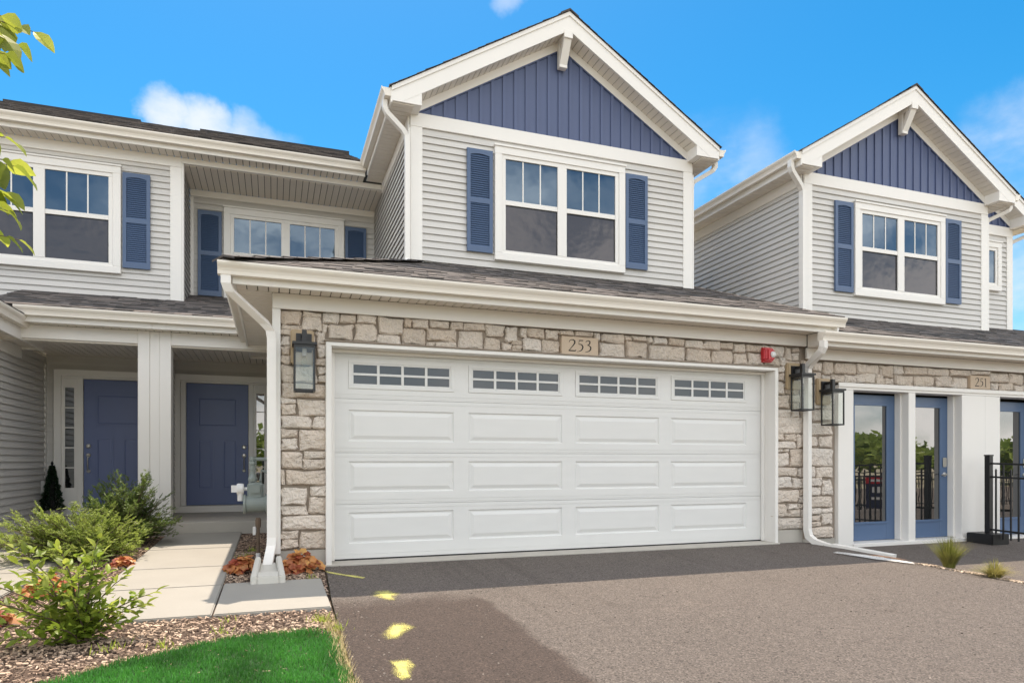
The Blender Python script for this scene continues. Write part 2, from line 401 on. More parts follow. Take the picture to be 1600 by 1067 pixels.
M['farleaf'] = leafmat('far_tree_leaves', (.20,.29,.05), (.38,.45,.10), .35)
M['field'] = mat('dry_field', (.46,.39,.29), .95, var=.06, vscale=.4, col2=(.36,.33,.19), c2scale=.25)
M['street'] = mat('street_asphalt', (.07,.068,.066), .9, var=.05)

# ------------------------------------------------------------------ ground and paving
def sst(a, b, x):
    t = min(1, max(0, (x-a)/(b-a))); return t*t*(3-2*t)
def gz(x, y):
    l = .022*(min(max(y, -4), 10.2)-5.2)
    r = .03-.03*(7-min(7, max(y, -4))) - .10*sst(6.5, 7.35, x)
    return l + (r-l)*sst(.30, .52, x)
def frange(a, b, n): return [a+(b-a)*i/n for i in range(n+1)]
def sheet(name, rows, dz, m, kind='structure', **p):
    """rows: list of (y, [x...]) with equal counts"""
    mb = MB(); n = len(rows[0][1])
    for y, xs in rows:
        for x in xs: mb.v.append((x, y, gz(x, y)+dz))
    for j in range(len(rows)-1):
        for i in range(n-1):
            mb.f.append((j*n+i, j*n+i+1, (j+1)*n+i+1, (j+1)*n+i)); mb.tone.append(.5)
    return add(name, mb, m, fixn=False, kind=kind, smooth=True, **p)
gx = [-900,-200,-60,-25,-12] + frange(-9, 16, 50) + [25,60,200,900]
gy = [-900,-200,-60,-30,-15] + frange(-8, 14, 44) + [25,60,200,900]
sheet('ground', [(y, gx) for y in gy], -.085, M['field'])
def xl(y): return .40 + (.03*(y-3.4)/2 if y < 5.4 else .03 + .07*(y-5.4)/1.7)
ys = frange(-4.5, 7.06, 60)
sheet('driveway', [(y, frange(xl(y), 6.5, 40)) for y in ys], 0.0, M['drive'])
sheet('driveway', [(y, frange(6.5, 18, 50)) for y in ys], 0.0, M['drive2'])
sheet('street', [(y, frange(-60, 60, 60)) for y in (-12, -11, -4.5)], -.01, M['street'])
sheet('mulch_bed', [(y, frange(-6, xl(min(y, 7))-.005 if y < 7.1 else .02, 30)) for y in frange(-1.5, 10.3, 50)], -.028, M['soil'])
def slab(parent, x0, x1, y0, y1, name='concrete_slab'):
    mb = MB(); g = .006
    x0 += g; x1 -= g; y0 += g; y1 -= g
    a = [(x0,y0), (x1,y0), (x1,y1), (x0,y1)]
    zz = lambda x, y: .022*(y-5.2)
    mb.prism([(x,y,zz(x,y)-.10) for x,y in a], [(x,y,zz(x,y)) for x,y in a])
    o = add(name, mb, M['concrete'], parent); bevel(o, .008, 2); return o
wk = empty('walkway', (-.85, 7.5, 0), kind='structure')
for a, b in ((5.2,6.30),(6.30,7.30),(7.30,8.62),(8.62,10.14)): slab(wk, -1.36, -.41, a, b)
slab(wk, -.41, .415, 5.2, 6.36)
wk2 = empty('walkway', (-2.5, 7.5, 0), kind='structure')
for a, b in ((5.2,6.36),(6.36,7.45),(7.45,8.62),(8.62,10.14)): slab(wk2, -2.97, -2.02, a, b)
mb = MB().box(-3.33, .0, 10.15, 12.34, -.05, .25); ps = add('porch_step', mb, M['foundation'], kind='structure'); bevel(ps, .012, 2)

# ------------------------------------------------------------------ building kit
PP = .0953
_pl = {}
def plank(axis, length, sign):
    key = (axis, round(length, 3), sign)
    return key
PROF = [(0,.034),(0,PP+.006),(.003,PP+.006),(.0245,.0),(.0215,0),(.0185,.034)]
def siding(parent, axis, pos, a0, a1, z0, z1, sign, zref, t=.1, hole=None):
    """lapped siding; axis 'x' = wall facing -Y at Y=pos; axis 'y' = wall at X=pos facing sign*X"""
    mb = MB()
    if axis == 'x': mb.box(a0, a1, pos, pos+t, z0, z1)
    else: mb.box(a0 if False else min(pos, pos-sign*t), max(pos, pos-sign*t), a0, a1, z0, z1)
    wall = add('siding_wall', mb, M['siding'], parent)
    k0 = math.ceil((z0-zref-.001)/PP); src = None; z = zref+k0*PP
    while z + PP <= z1 + .06:
        if src is None:
            mb = MB()
            def p(o, zz, a): return (a, pos-o, z+zz) if axis == 'x' else (pos+sign*o, a, z+zz)
            mb.prism([p(o, q, a0) for o, q in PROF], [p(o, q, a1) for o, q in PROF])
            src = add('siding_plank', mb, M['siding'], wall); z00 = z
        else: inst(src, wall, (0, 0, z-z00))
        z += PP
    return wall
def bx(name, parent, x0, x1, y0, y1, z0, z1, m='trim', bev=.004, **p):
    o = add(name, MB().box(x0,x1,y0,y1,z0,z1), M[m] if isinstance(m, str) else m, parent, **p)
    if bev: bevel(o, bev)
    return o
def gutter(parent, axis, a0, a1, face, sign, ztop):
    """K-style gutter hung on a fascia whose outer face is at coordinate face"""
    prof = [(0,-.115),(.078,-.115),(.082,-.085),(.092,-.06),(.112,-.035),(.120,-.018),(.120,0),(.110,0),(.110,-.012),(.008,-.012),(.008,-.002),(0,-.002)]
    mb = MB()
    def p(o, z, a): return (a, face+sign*o, ztop+z) if axis == 'x' else (face+sign*o, a, ztop+z)
    mb.prism([p(o, z, a0) for o, z in prof], [p(o, z, a1) for o, z in prof])
    return add('gutter', mb, M['gutter'], parent)
def soffit(parent, axis, a0, a1, b0, b1, z, pitch=.0975, m='soffit'):
    """level boarded soffit seen from below. axis = direction the board rows repeat along (a); boards run along b"""
    mk = (lambda a,b,c,d,e,f: MB().box(a,b,c,d,e,f)) if axis == 'x' else (lambda a,b,c,d,e,f: MB().box(c,d,a,b,e,f))
    s = add('soffit', mk(a0, a1, b0, b1, z+.012, z+.02), M['soffit_dark'], parent)
    n = max(1, int((a1-a0)/pitch)); w = (a1-a0)/n; src = None
    for i in range(n):
        if src is None: src = add('soffit_board', mk(a0, a0+w-.010, b0, b1, z, z+.0118), M[m], s)
        else: inst(src, s, (i*w, 0, 0) if axis == 'x' else (0, i*w, 0))
    return s
def downspout(parent, pts, side, w=.085, h=.06, open_end=True):
    o = add('downspout', MB().rtube(pts, w, h, side), M['trim'], parent)
    if open_end:
        p = Vector(pts[-1]); d = (p-Vector(pts[-2])).normalized()
        add('opening', MB().rtube([p-d*.02, p+d*.0025], w*.82, h*.78, side), M['dark'], o)
    return o
def shingles(parent, P0, U, V, wid, ln, clip=None, course=.14, name='roof', thick=.03, m='shingle', seed=1):
    rnd = random.Random(seed)
    P0, U, V = Vector(P0), Vector(U).normalized(), Vector(V).normalized(); Nn = U.cross(V).normalized()
    if Nn.z < 0: Nn = -Nn
    deck = MB()
    if clip is None:
        c = [(0,0),(wid,0),(wid,ln),(0,ln)]
    else: c = clip
    deck.prism([P0+U*u+V*v-Nn*thick for u,v in c], [P0+U*u+V*v for u,v in c])
    roof = add(name, deck, M[m], parent)
    mb = MB()
    nc = int(max(v for u, v in c)/course)+1
    def span(v):
        xs = []
        for i in range(len(c)):
            (u0,v0),(u1,v1) = c[i], c[(i+1)%len(c)]
            if (v0 <= v < v1) or (v1 <= v < v0): xs.append(u0+(u1-u0)*(v-v0)/(v1-v0))
        return (min(xs), max(xs)) if len(xs) >= 2 else None
    for k in range(nc):
        v = k*course; s = span(v+.02)
        if not s: continue
        u = s[0]-.012 - rnd.random()*.0
        while u < s[1]+.01:
            w = rnd.choice((.09,.13,.17,.22,.26))*rnd.uniform(.9,1.1); u2 = min(u+w, s[1]+.012)
            h = rnd.choice((.004,.005,.009,.012)); t = rnd.random(); v1 = min(v+course*1.05, max(q_[1] for q_ in c)); v0 = v-.012-rnd.choice((0,0,.004))
            a, b = P0+U*u+V*v0+Nn*h, P0+U*u2+V*v0+Nn*h; c2, d = P0+U*u2+V*v1+Nn*(h*.3), P0+U*u+V*v1+Nn*(h*.3)
            mb.face([a,b,c2,d], t); mb.face([a-Nn*h*1.2, b-Nn*h*1.2, b, a], t)
            mb.face([b-Nn*h*1.2, c2-Nn*h*.4, c2, b], t); mb.face([d-Nn*h*.4, a-Nn*h*1.2, a, d], t)
            u = u2+.002
    add('shingles', mb, M[m], roof, fixn=False, tone=True, kind='stuff')
    return roof
def window(parent, x0, x1, z0, z1, Y, twin=True, single=False):
    cw, fr = .105, .058; Y0 = Y; Y = Y-.024
    w = MB()
    w.box(x0, x1, Y-.05, Y0-.002, z1-cw, z1); w.box(x0, x1, Y-.05, Y0-.002, z0, z0+cw)
    w.box(x0, x0+cw, Y-.0498, Y0-.002, z0+cw, z1-cw); w.box(x1-cw, x1, Y-.0498, Y0-.002, z0+cw, z1-cw)
    o = add('window', w, M['trim'], parent); bevel(o, .004)
    add('drip_cap', MB().box(x0-.012, x1+.012, Y-.066, Y0-.002, z1+.001, z1+.026), M['trim'], o)
    a0, a1, b0, b1 = x0+cw, x1-cw, z0+cw, z1-cw
    bays = [(a0, a1)]
    f = MB(); yf = Y-.034
    f.box(a0, a1, yf, Y-.003, b1-fr, b1); f.box(a0, a1, yf, Y-.003, b0, b0+fr*.75)
    f.box(a0, a0+fr, yf-.0005, Y-.003, b0+fr*.75, b1-fr); f.box(a1-fr, a1, yf-.0005, Y-.003, b0+fr*.75, b1-fr)
    if twin:
        mid = (a0+a1)/2; f.box(mid-.072, mid+.072, yf-.004, Y-.003, b0+fr*.75, b1-fr)
        bays = [(a0+fr, mid-.072), (mid+.072, a1-fr)]
    else: bays = [(a0+fr, a1-fr)]
    lo, hi = b0+fr*.75, b1-fr; zm = lo+(hi-lo)*.525
    for p0, p1 in bays:
        if not single: f.box(p0, p1, yf+.006, Y-.003, zm-.034, zm+.034)
    fo = add('frame', f, M['trim'], o); bevel(fo, .003)
    for p0, p1 in bays:
        pn = add('pane', MB().box(p0, p1, Y-.014, Y-.006, (lo if single else zm+.034), hi), M['glass'], o); pn.rotation_euler = (random.uniform(-.004,.004), 0, random.uniform(-.005,.005))
        if not single:
            pn = add('pane', MB().box(p0, p1, Y-.010, Y-.004, lo, zm-.034), M['screen'], o); pn.rotation_euler = (random.uniform(-.004,.004), 0, random.uniform(-.004,.004))
            # screen rail and side track
            add('screen_frame', MB().box(p0, p1, Y-.016, Y-.010, zm-.046, zm-.034).box(p1-.012, p1, Y-.0155, Y-.010, lo, zm-.046), M['dark'], o)
            for k in (1, 2):
                c = p0+(p1-p0)*k/3; add('muntin', MB().box(c-.009, c+.009, Y-.019, Y-.0145, zm+.034, hi), M['trim'], o)
    return o
def shutter(parent, x0, x1, z0, z1, Y, m='blue'):
    st, top, mid = .05, .10, .07; ya, yb = Y-.045, Y-.012
    w = MB(); zm = (z0+z1)/2
    w.box(x0, x0+st, ya, yb, z0, z1); w.box(x1-st, x1, ya, yb, z0, z1)
    w.box(x0+st, x1-st, ya, yb, z0, z0+.085); w.box(x0+st, x1-st, ya, yb, zm-mid/2, zm+mid/2)
    # arched head
    n = 8; cx = (x0+x1)/2; hw = (x1-x0)/2-st
    top_pts = [(x1-st, z1), (x0+st, z1)] + [(x0+st+2*hw*i/n, z1-.085+.022*math.sin(math.pi*i/n)) for i in range(n+1)]
    w.prism([(x, ya, z) for x, z in top_pts], [(x, yb, z) for x, z in top_pts])
    o = add('shutter', w, M[m], parent)
    add('shutter_back', MB().box(x0+st, x1-st, yb-.006, yb, z0+.05, z1-.05), M[m], o)
    l = MB()
    for a, b in ((z0+.085, zm-mid/2), (zm+mid/2, z1-.075)):
        z = a
        while z < b-.006:
            l.prism([(x0+st, ya+.004, z), (x0+st, ya+.008, z), (x0+st, yb-.006, z+.031), (x0+st, yb-.010, z+.031)],
                    [(x1-st, ya+.004, z), (x1-st, ya+.008, z), (x1-st, yb-.006, z+.031), (x1-st, yb-.010, z+.031)])
            z += .0305
    add('louvers', l, M[m], o, kind='stuff')
    return o
def gable(parent, xa, xb, Yw, zlow, zf0, zf1, xc, peak, Yr, yback, slope=.605, hang=.30, side='both', trims=(True,True), left_y1=None):
    T = M['trim']; xe0, xe1 = xa-hang, xb+hang
    ft = lambda x, off=0: peak - slope*abs(x-xc) - off
    zs = zf0+.165                       # level eave soffit
    FD = .25
    bx('frieze_board', parent, xa, xb, Yw-.032, Yw-.001, zf0, zf1)
    for (x0, x1), on in zip(((xa, xa+.165), (xb-.165, xb)), trims):
        if on: bx('corner_trim', parent, x0, x1, Yw-.031, Yw-.001, zlow, zf0-.001)
    # blue board-and-batten triangle
    so = FD+.004
    tri = lambda off: [(xa+.10, zf1), (xb-.10, zf1), (xc, ft(xc, off))]
    base = zf1; apex = ft(xc, so+.12); hw = (apex-base)/slope
    pts = [(xc-hw, base), (xc+hw, base), (xc, apex)]
    gp = add('gable_panel', MB().prism([(x, Yw-.006, z) for x, z in pts], [(x, Yw+.05, z) for x, z in pts]), M['blueboard'], parent)
    k = -int(hw/.173)
    while k*.173 < hw:
        x0, x1 = xc+k*.173-.05, xc+k*.173-.004; k += 1
        h0, h1 = apex-slope*abs(x0-xc), apex-slope*abs(x1-xc)
        if min(h0, h1) < base+.02: continue
        q = [(x0, base+.001), (x1, base+.001), (x1, h1-.004), (x0, h0-.004)]
        if x0 < xc < x1: q = [(x0, base+.001), (x1, base+.001), (x1, h1-.004), (xc, apex-.004), (x0, h0-.004)]
        add('batten', MB().prism([(x, Yw-.024, z) for x, z in q], [(x, Yw-.0062, z) for x, z in q]), M['blueboard'], gp)
    # edging strip, raking frieze, soffit, fascia and roof on each slope
    for sg in (-1, 1):
        xe = xe0 if sg < 0 else xe1; xw = xa if sg < 0 else xb
        run = abs(xe-xc); L = run*math.sqrt(1+slope*slope); u = Vector((sg, 0, -slope)).normalized()
        q = [(xc, ft(xc, so)), (xc, ft(xc, so+.12)), (xc+sg*hw*1.0, base), (xw-sg*.0, base), (xw, ft(xw, so))]
        add('rake_frieze', MB().prism([(x, Yw-.034, z) for x, z in q], [(x, Yw-.0065, z) for x, z in q]), T, parent)
        q = [(xc, apex+.001), (xc, apex-.022), (xc+sg*(hw-.03), base+.001), (xc+sg*hw, base+.001)]
        add('edge_strip', MB().prism([(x, Yw-.029, z) for x, z in q], [(x, Yw-.0064, z) for x, z in q]), M['blueboard'], gp)
        # raking soffit
        s0 = [(xc, ft(xc, FD-.006)), (xc, ft(xc, FD-.016)), (xw, ft(xw, FD-.016)), (xw, ft(xw, FD-.006))]
        sf = add('rake_soffit', MB().prism([(x, Yr+.031, z) for x, z in s0], [(x, Yw-.001, z) for x, z in s0]), M['soffit_dark'], parent)
        n = int(abs(xw-xc)/.0835); w = abs(xw-xc)/n; src = None
        for i in range(n):
            p0, p1 = xc+sg*i*w, xc+sg*((i+1)*w-.009)
            z0_, z1_ = ft(p0, FD+.004), ft(p1, FD+.004)
            q = [(p0, z0_), (p1, z1_), (p1, z1_+.0135), (p0, z0_+.0135)]
            if src is None: src = add('soffit_board', MB().prism([(x, Yr+.031, z) for x, z in q], [(x, Yw-.035, z) for x, z in q]), M['soffit'], sf)
            else: inst(src, sf, (sg*i*w, 0, -slope*i*w))
        xk = xc+sg*min(run, (peak-FD-.01-zs+.012)/slope)
        q = [(xc, ft(xc)), (xc, ft(xc, FD+.01)), (xk, max(ft(xk, FD+.01), zs-.012)), (xe, zs-.012), (xe, ft(xe))]
        add('rake_fascia', MB().prism([(x, Yr, z) for x, z in q], [(x, Yr+.03, z) for x, z in q]), T, parent)
        q = [(xc, ft(xc, -.004)), (xc, ft(xc, .055)), (xe, ft(xe, .055)), (xe, ft(xe, -.004))]
        add('drip_edge', MB().prism([(x, Yr-.016, z) for x, z in q], [(x, Yr-.0005, z) for x, z in q]), T, parent)
        # roof slope
        if sg < 0: shingles(parent, (xe-.02, Yr-.024, ft(xe-.02, -.012)), (0,1,0), (1,0,slope), yback-Yr, L+.022, seed=3, thick=.007)
        else: shingles(parent, (xe+.02, Yr-.024, ft(xe+.02, -.012)), (0,1,0), (-1,0,slope), yback-Yr, L+.022, seed=4, thick=.007)
            # boxed eave return, level soffit, side fascia, gutter
        if side in ('both', 'left' if sg < 0 else 'right'):
            xo = xw-sg*.10
            q = [(xe, zs-.012), (xo, zs-.012), (xo, ft(xo, FD-.03)), (xe, ft(xe, .05))]
            rb = add('eave_return', MB().prism([(x, Yr+.0315, z) for x, z in q], [(x, Yw-.036, z) for x, z in q]), T, parent)
            # set the box front flush with the fascia
            xq = xc+sg*(peak-FD-.011-zs+.012)/slope
            q = [(xq, zs-.012), (xo, zs-.012), (xo, ft(xo, FD+.011))]
            if abs(xq-xc) > abs(xo-xc)+.02: add('return_face', MB().prism([(x, Yr+.002, z) for x, z in q], [(x, Yr+.0312, z) for x, z in q]), T, parent)
            y1 = (left_y1 if (sg < 0 and left_y1) else yback)
            lo_, hi_ = min(xe, xw), max(xe, xw)
            soffit(parent, 'y', Yr+.03, y1, lo_+.012, hi_-.001, zs-.026)
            bx('fascia', parent, xe-.012, xe+.012, Yr+.002, y1-(.26 if left_y1 and sg < 0 else 0), zs-.035, ft(xe)-.004)
            gutter(parent, 'y', Yr+.0, y1-(.268 if left_y1 and sg < 0 else 0), xe+sg*.0125, sg, ft(xe)-.012)
            bx('side_frieze', parent, *( (xw-.03, xw-.001) if sg < 0 else (xw+.001, xw+.03)), Yw+.001, y1, zs-.19, zs-.027)
def ridge_cap(parent, xc, z, y0, y1, slope):
    mb = MB(); y = y0; k = 0
    while y < y1:
        for sg in (-1, 1):
            a, b = (xc, y, z+.022), (xc, y+.30, z+.008); q = (xc+sg*.14, y+.30, z+.010-slope*.14); r = (xc+sg*.14, y, z+.024-slope*.14)
            mb.face([a, b, q, r], .3+.1*(k % 4)); mb.face([a, r, (r[0], r[1], r[2]-.02), (a[0], a[1], a[2]-.02)], .2)
        y += .2; k += 1
    add('ridge_cap', mb, M['shingle'], parent, fixn=False, tone=True)
def bracket(parent, xc, Yw, Yr, ztop):
    w = MB(); h = .062
    w.box(xc-h, xc+h, Yw-.125, Yw-.036, ztop-.44, ztop-.06)
    o = add('gable_bracket', w, M['trim'], parent); bevel(o, .005)
    q = [(Yw-.124, ztop-.30), (Yw-.124, ztop-.40), (Yr+.015, ztop-.12), (Yr+.005, ztop-.05), (Yr+.09, ztop-.03)]
    b = add('brace', MB().prism([(xc-h*.92, y, z) for y, z in q], [(xc+h*.92, y, z) for y, z in q]), M['trim'], o)
    bx('arm', o, xc-h-.004, xc+h+.004, Yr-.012, Yw-.04, ztop-.115, ztop-.005)
def stone_mesh(x0, z0, x1, z1, Yback, depth, rnd):
    e_ = .009; x0, x1, z0, z1 = x0-e_, x1+e_, z0-e_, z1+e_
    w, h = x1-x0, z1-z0; cx, cz = (x0+x1)/2, (z0+z1)/2
    sk = [rnd.uniform(-.012,.012) for _ in range(4)]
    j = min(.030, .15*min(w, h)); cut = min(.045, .28*min(w, h))
    ring = []
    for (sx, sz) in ((-1,-1),(1,-1),(1,1),(-1,1)):
        px, pz = cx+sx*w/2+sk[(sx+1)//2]*sz*.8, cz+sz*h/2+sk[2+(sz+1)//2]*sx*.6
        c1, c2 = cut*rnd.uniform(.15, 1), cut*rnd.uniform(.15, 1)
        a, b = (px-sx*c1, pz-sz*rnd.uniform(0, j*.6)), (px-sx*rnd.uniform(0, j*.6), pz-sz*c2)
        ring += [a, b] if sx*sz < 0 and False else ([b, a] if (sx, sz) in ((-1,-1),(1,1)) else [a, b])
        nxt = {(-1,-1):(0,-1),(1,-1):(1,0),(1,1):(0,1),(-1,1):(-1,0)}[(sx, sz)]
        ex = cx+nxt[0]*(w/2-rnd.uniform(0, j)) + (rnd.uniform(-.2,.2)*w if nxt[0] == 0 else 0)
        ez = cz+nxt[1]*(h/2-rnd.uniform(0, j)) + (rnd.uniform(-.2,.2)*h if nxt[1] == 0 else 0)
        ring.append((ex, ez))
    n = len(ring); mb = MB(); d = depth*rnd.uniform(.8, 1.15)
    tilt = rnd.uniform(-.18,.18)*depth; tz = rnd.uniform(-.22,.12)*depth
    def yy(x, z, k): return Yback-d*k - tilt*(x-cx)/(w/2)*k - tz*(z-cz)/(h/2)*k
    mb.v += [(x, Yback+.004, z) for x, z in ring]
    mb.v += [(cx+(x-cx)*.985, yy(x, z, .62)+rnd.uniform(-.004,.004), cz+(z-cz)*.985) for x, z in ring]
    ins = min(.018, .12*min(w, h))
    mb.v += [(cx+(x-cx)*(1-2*ins/w), yy(x, z, .98)+rnd.uniform(-.006,.006), cz+(z-cz)*(1-2*ins/h)) for x, z in ring]
    nx = 2
    c0 = len(mb.v); cs = []
    for q in range(nx):
        mb.v.append((cx+w*(-.22+.44*q/(nx-1)), Yback-d*1.04+rnd.uniform(-.008,.002), cz+rnd.uniform(-.15,.15)*h)); cs.append(c0+q)
    for k in range(2):
        for i in range(n):
            i2 = (i+1) % n; mb.f.append((k*n+i, k*n+i2, (k+1)*n+i2, (k+1)*n+i)); mb.tone.append(.5)
    for i in range(n):
        a, b = 2*n+i, 2*n+(i+1) % n
        near = lambda vi: min(cs, key=lambda c: abs(mb.v[c][0]-mb.v[vi][0]))
        ca, cb = near(a), near(b)
        mb.f.append((a, b, cb)); mb.tone.append(.5)
        if ca != cb: mb.f.append((a, cb, ca)); mb.tone.append(.5)
    return mb
def stones(parent, data, Yb=7.1, depth=.044, seed=5):
    rnd = random.Random(seed)
    for i in range(0, len(data), 4):
        x0, z0, x1, z1 = [v/100 for v in data[i:i+4]]
        if x1-x0 < .03 or z1-z0 < .025: continue
        add('stone', stone_mesh(x0, z0, x1, z1, Yb, depth, rnd), M['stone'], parent)
DIGITS = {  # variable-width strokes on a 0..1 x 0..1.5 box: (x, y, half width)
 '2': [[(.08,1.12,.03),(.14,1.32,.035),(.32,1.46,.04),(.55,1.46,.06),(.70,1.30,.085),(.70,1.08,.085),(.55,.78,.06),(.30,.42,.04),(.06,.07,.03)], [(.03,.065,.065),(.40,.065,.065),(.74,.065,.06),(.84,.20,.03)]],
 '5': [[(.74,1.44,.055),(.30,1.42,.055)], [(.30,1.44,.03),(.24,.92,.028)], [(.24,.92,.028),(.42,.94,.045),(.60,.86,.07),(.70,.62,.085),(.64,.34,.075),(.46,.12,.045),(.26,.02,.03),(.08,-.04,.025)]],
 '3': [[(.12,1.22,.03),(.22,1.40,.035),(.42,1.47,.045),(.58,1.36,.075),(.58,1.14,.075),(.46,.96,.05),(.30,.87,.03)], [(.30,.87,.03),(.52,.82,.05),(.68,.62,.08),(.66,.34,.08),(.50,.13,.055),(.28,.02,.035),(.08,-.04,.028)]],
 '1': [[(.18,1.28,.028),(.30,1.38,.035),(.42,1.46,.05)], [(.42,1.47,.075),(.42,.8,.075),(.42,.03,.075)], [(.20,.025,.028),(.64,.025,.028)]],
}
def digits(text, x0, z0, h, Y, parent, adv=1.02):
    s = h/1.5; XS = 1.28
    for k, ch in enumerate(text):
        mb = MB(); ox = x0+k*adv*s*1.12
        for st in DIGITS[ch]:
            for i in range(len(st)-1):
                (xa, ya, wa), (xb, yb, wb) = st[i], st[i+1]; xa *= XS; xb *= XS; wa *= 1.12; wb *= 1.12
                d = Vector((xb-xa, yb-ya)); n = Vector((-d.y, d.x)).normalized()
                q = [(xa+n.x*wa, ya+n.y*wa), (xa-n.x*wa, ya-n.y*wa), (xb-n.x*wb, yb-n.y*wb), (xb+n.x*wb, yb+n.y*wb)]
                mb.face([(ox+x*s, Y-.0002*i, z0+z*s) for x, z in q])
                if i:
                    c = [(xa+wa*math.cos(t*math.pi/4), ya+wa*math.sin(t*math.pi/4)) for t in range(8)]
                    mb.face([(ox+x*s, Y-.0002*i-.0001, z0+z*s) for x, z in c])
        add('digit', mb, M['ink'], parent, fixn=False)

# ------------------------------------------------------------------ middle townhouse (253)
MID = empty('townhouse', (3.3, 7.1, 0), label='middle grey townhouse with wide white garage door and one tall blue gable', cat='townhouse', group='attached townhouses in a row')
LEFT = empty('townhouse', (-3.5, 11.5, 0), label='left grey townhouse with clipped topiary at its navy door, cut by frame edge', cat='townhouse', group='attached townhouses in a row')
RIGHT = empty('townhouse', (9.9, 7.1, 0), label='right grey townhouse with blue glass doors instead of a garage door', cat='townhouse', group='attached townhouses in a row')

# upper storey, front gable
gable(MID, 1.757, 6.255, 9.1, 3.6, 5.66, 5.85, 4.0, 7.53, 8.8, 13.2, left_y1=11.46)
ridge_cap(MID, 4.0, 7.55, 8.77, 13.2, .605)
bracket(MID, 3.985, 9.1, 8.8, 7.27)
siding(MID, 'x', 9.1, 1.75, 6.26, 3.6, 5.66, 0, 5.461)
siding(MID, 'y', 1.757, 9.1, 12.6, 3.4, 5.70, -1, 5.461)
bx('corner_trim', MID, 1.728, 1.756, 9.069, 9.16, 3.55, 5.63)
siding(MID, 'y', 6.255, 9.1, 13.1, 3.4, 5.70, 1, 5.461)
bx('corner_trim', MID, 6.256, 6.284, 9.069, 9.16, 3.55, 5.63)
window(MID, 2.955, 5.035, 3.95, 5.56, 9.1)
shutter(MID, 2.548, 2.925, 4.035, 5.475, 9.085)
shutter(MID, 5.050, 5.430, 4.035, 5.475, 9.085)
downspout(MID, [(1.385,8.93,5.86),(1.385,8.93,5.76),(1.42,8.94,5.70),(1.64,9.0,5.54),(1.69,9.02,5.48),(1.70,9.022,5.40),(1.70,9.022,3.82),(1.70,8.95,3.74)], (0,1,0), .08, .06)
downspout(MID, [(6.64,9.02,5.86),(6.64,9.02,5.78),(6.60,9.03,5.72),(6.40,9.17,5.60),(6.335,9.2,5.55),(6.325,9.21,5.48),(6.325,9.21,3.82)], (0,1,0), .08, .06)

# recessed upper balcony wall between the two units
siding(MID, 'x', 12.5, -1.33, 1.76, 3.55, 5.62, 0, 5.461)
bx('frieze_board', MID, -1.33, 1.755, 12.465, 12.499, 5.575, 5.68)
soffit(MID, 'x', -1.33, 1.755, 11.53, 12.499, 5.685)
bx('beam', MID, -1.33, 1.755, 11.462, 11.53, 5.69, 5.775)
bx('corner_trim', MID, -1.329, -1.27, 12.47, 12.499, 3.6, 5.57)
window(MID, -.80, 1.20, 3.82, 5.43, 12.5)
shutter(MID, -1.205, -.832, 3.90, 5.34, 12.485)
shutter(MID, 1.222, 1.595, 3.90, 5.34, 12.485)
# upper eave running left from the gable valley
def upper_eave(parent, x0, x1, seed):
    soffit(parent, 'x', x0, x1, 11.222, 11.47, 5.776)
    bx('fascia', parent, x0, x1, 11.195, 11.22, 5.765, 5.93)
    gutter(parent, 'x', x0, x1, 11.194, -1, 5.945)
    r = shingles(parent, (x0, 11.09, 5.965), (1,0,0), (0,1,.47), x1-x0, 4.9, seed=seed)
upper_eave(MID, -1.53, 1.42, 21)
add('ridge_vent', MB().box(-1.45, 1.6, 15.42, 15.62, 7.98, 8.053), M['shingle'], MID)

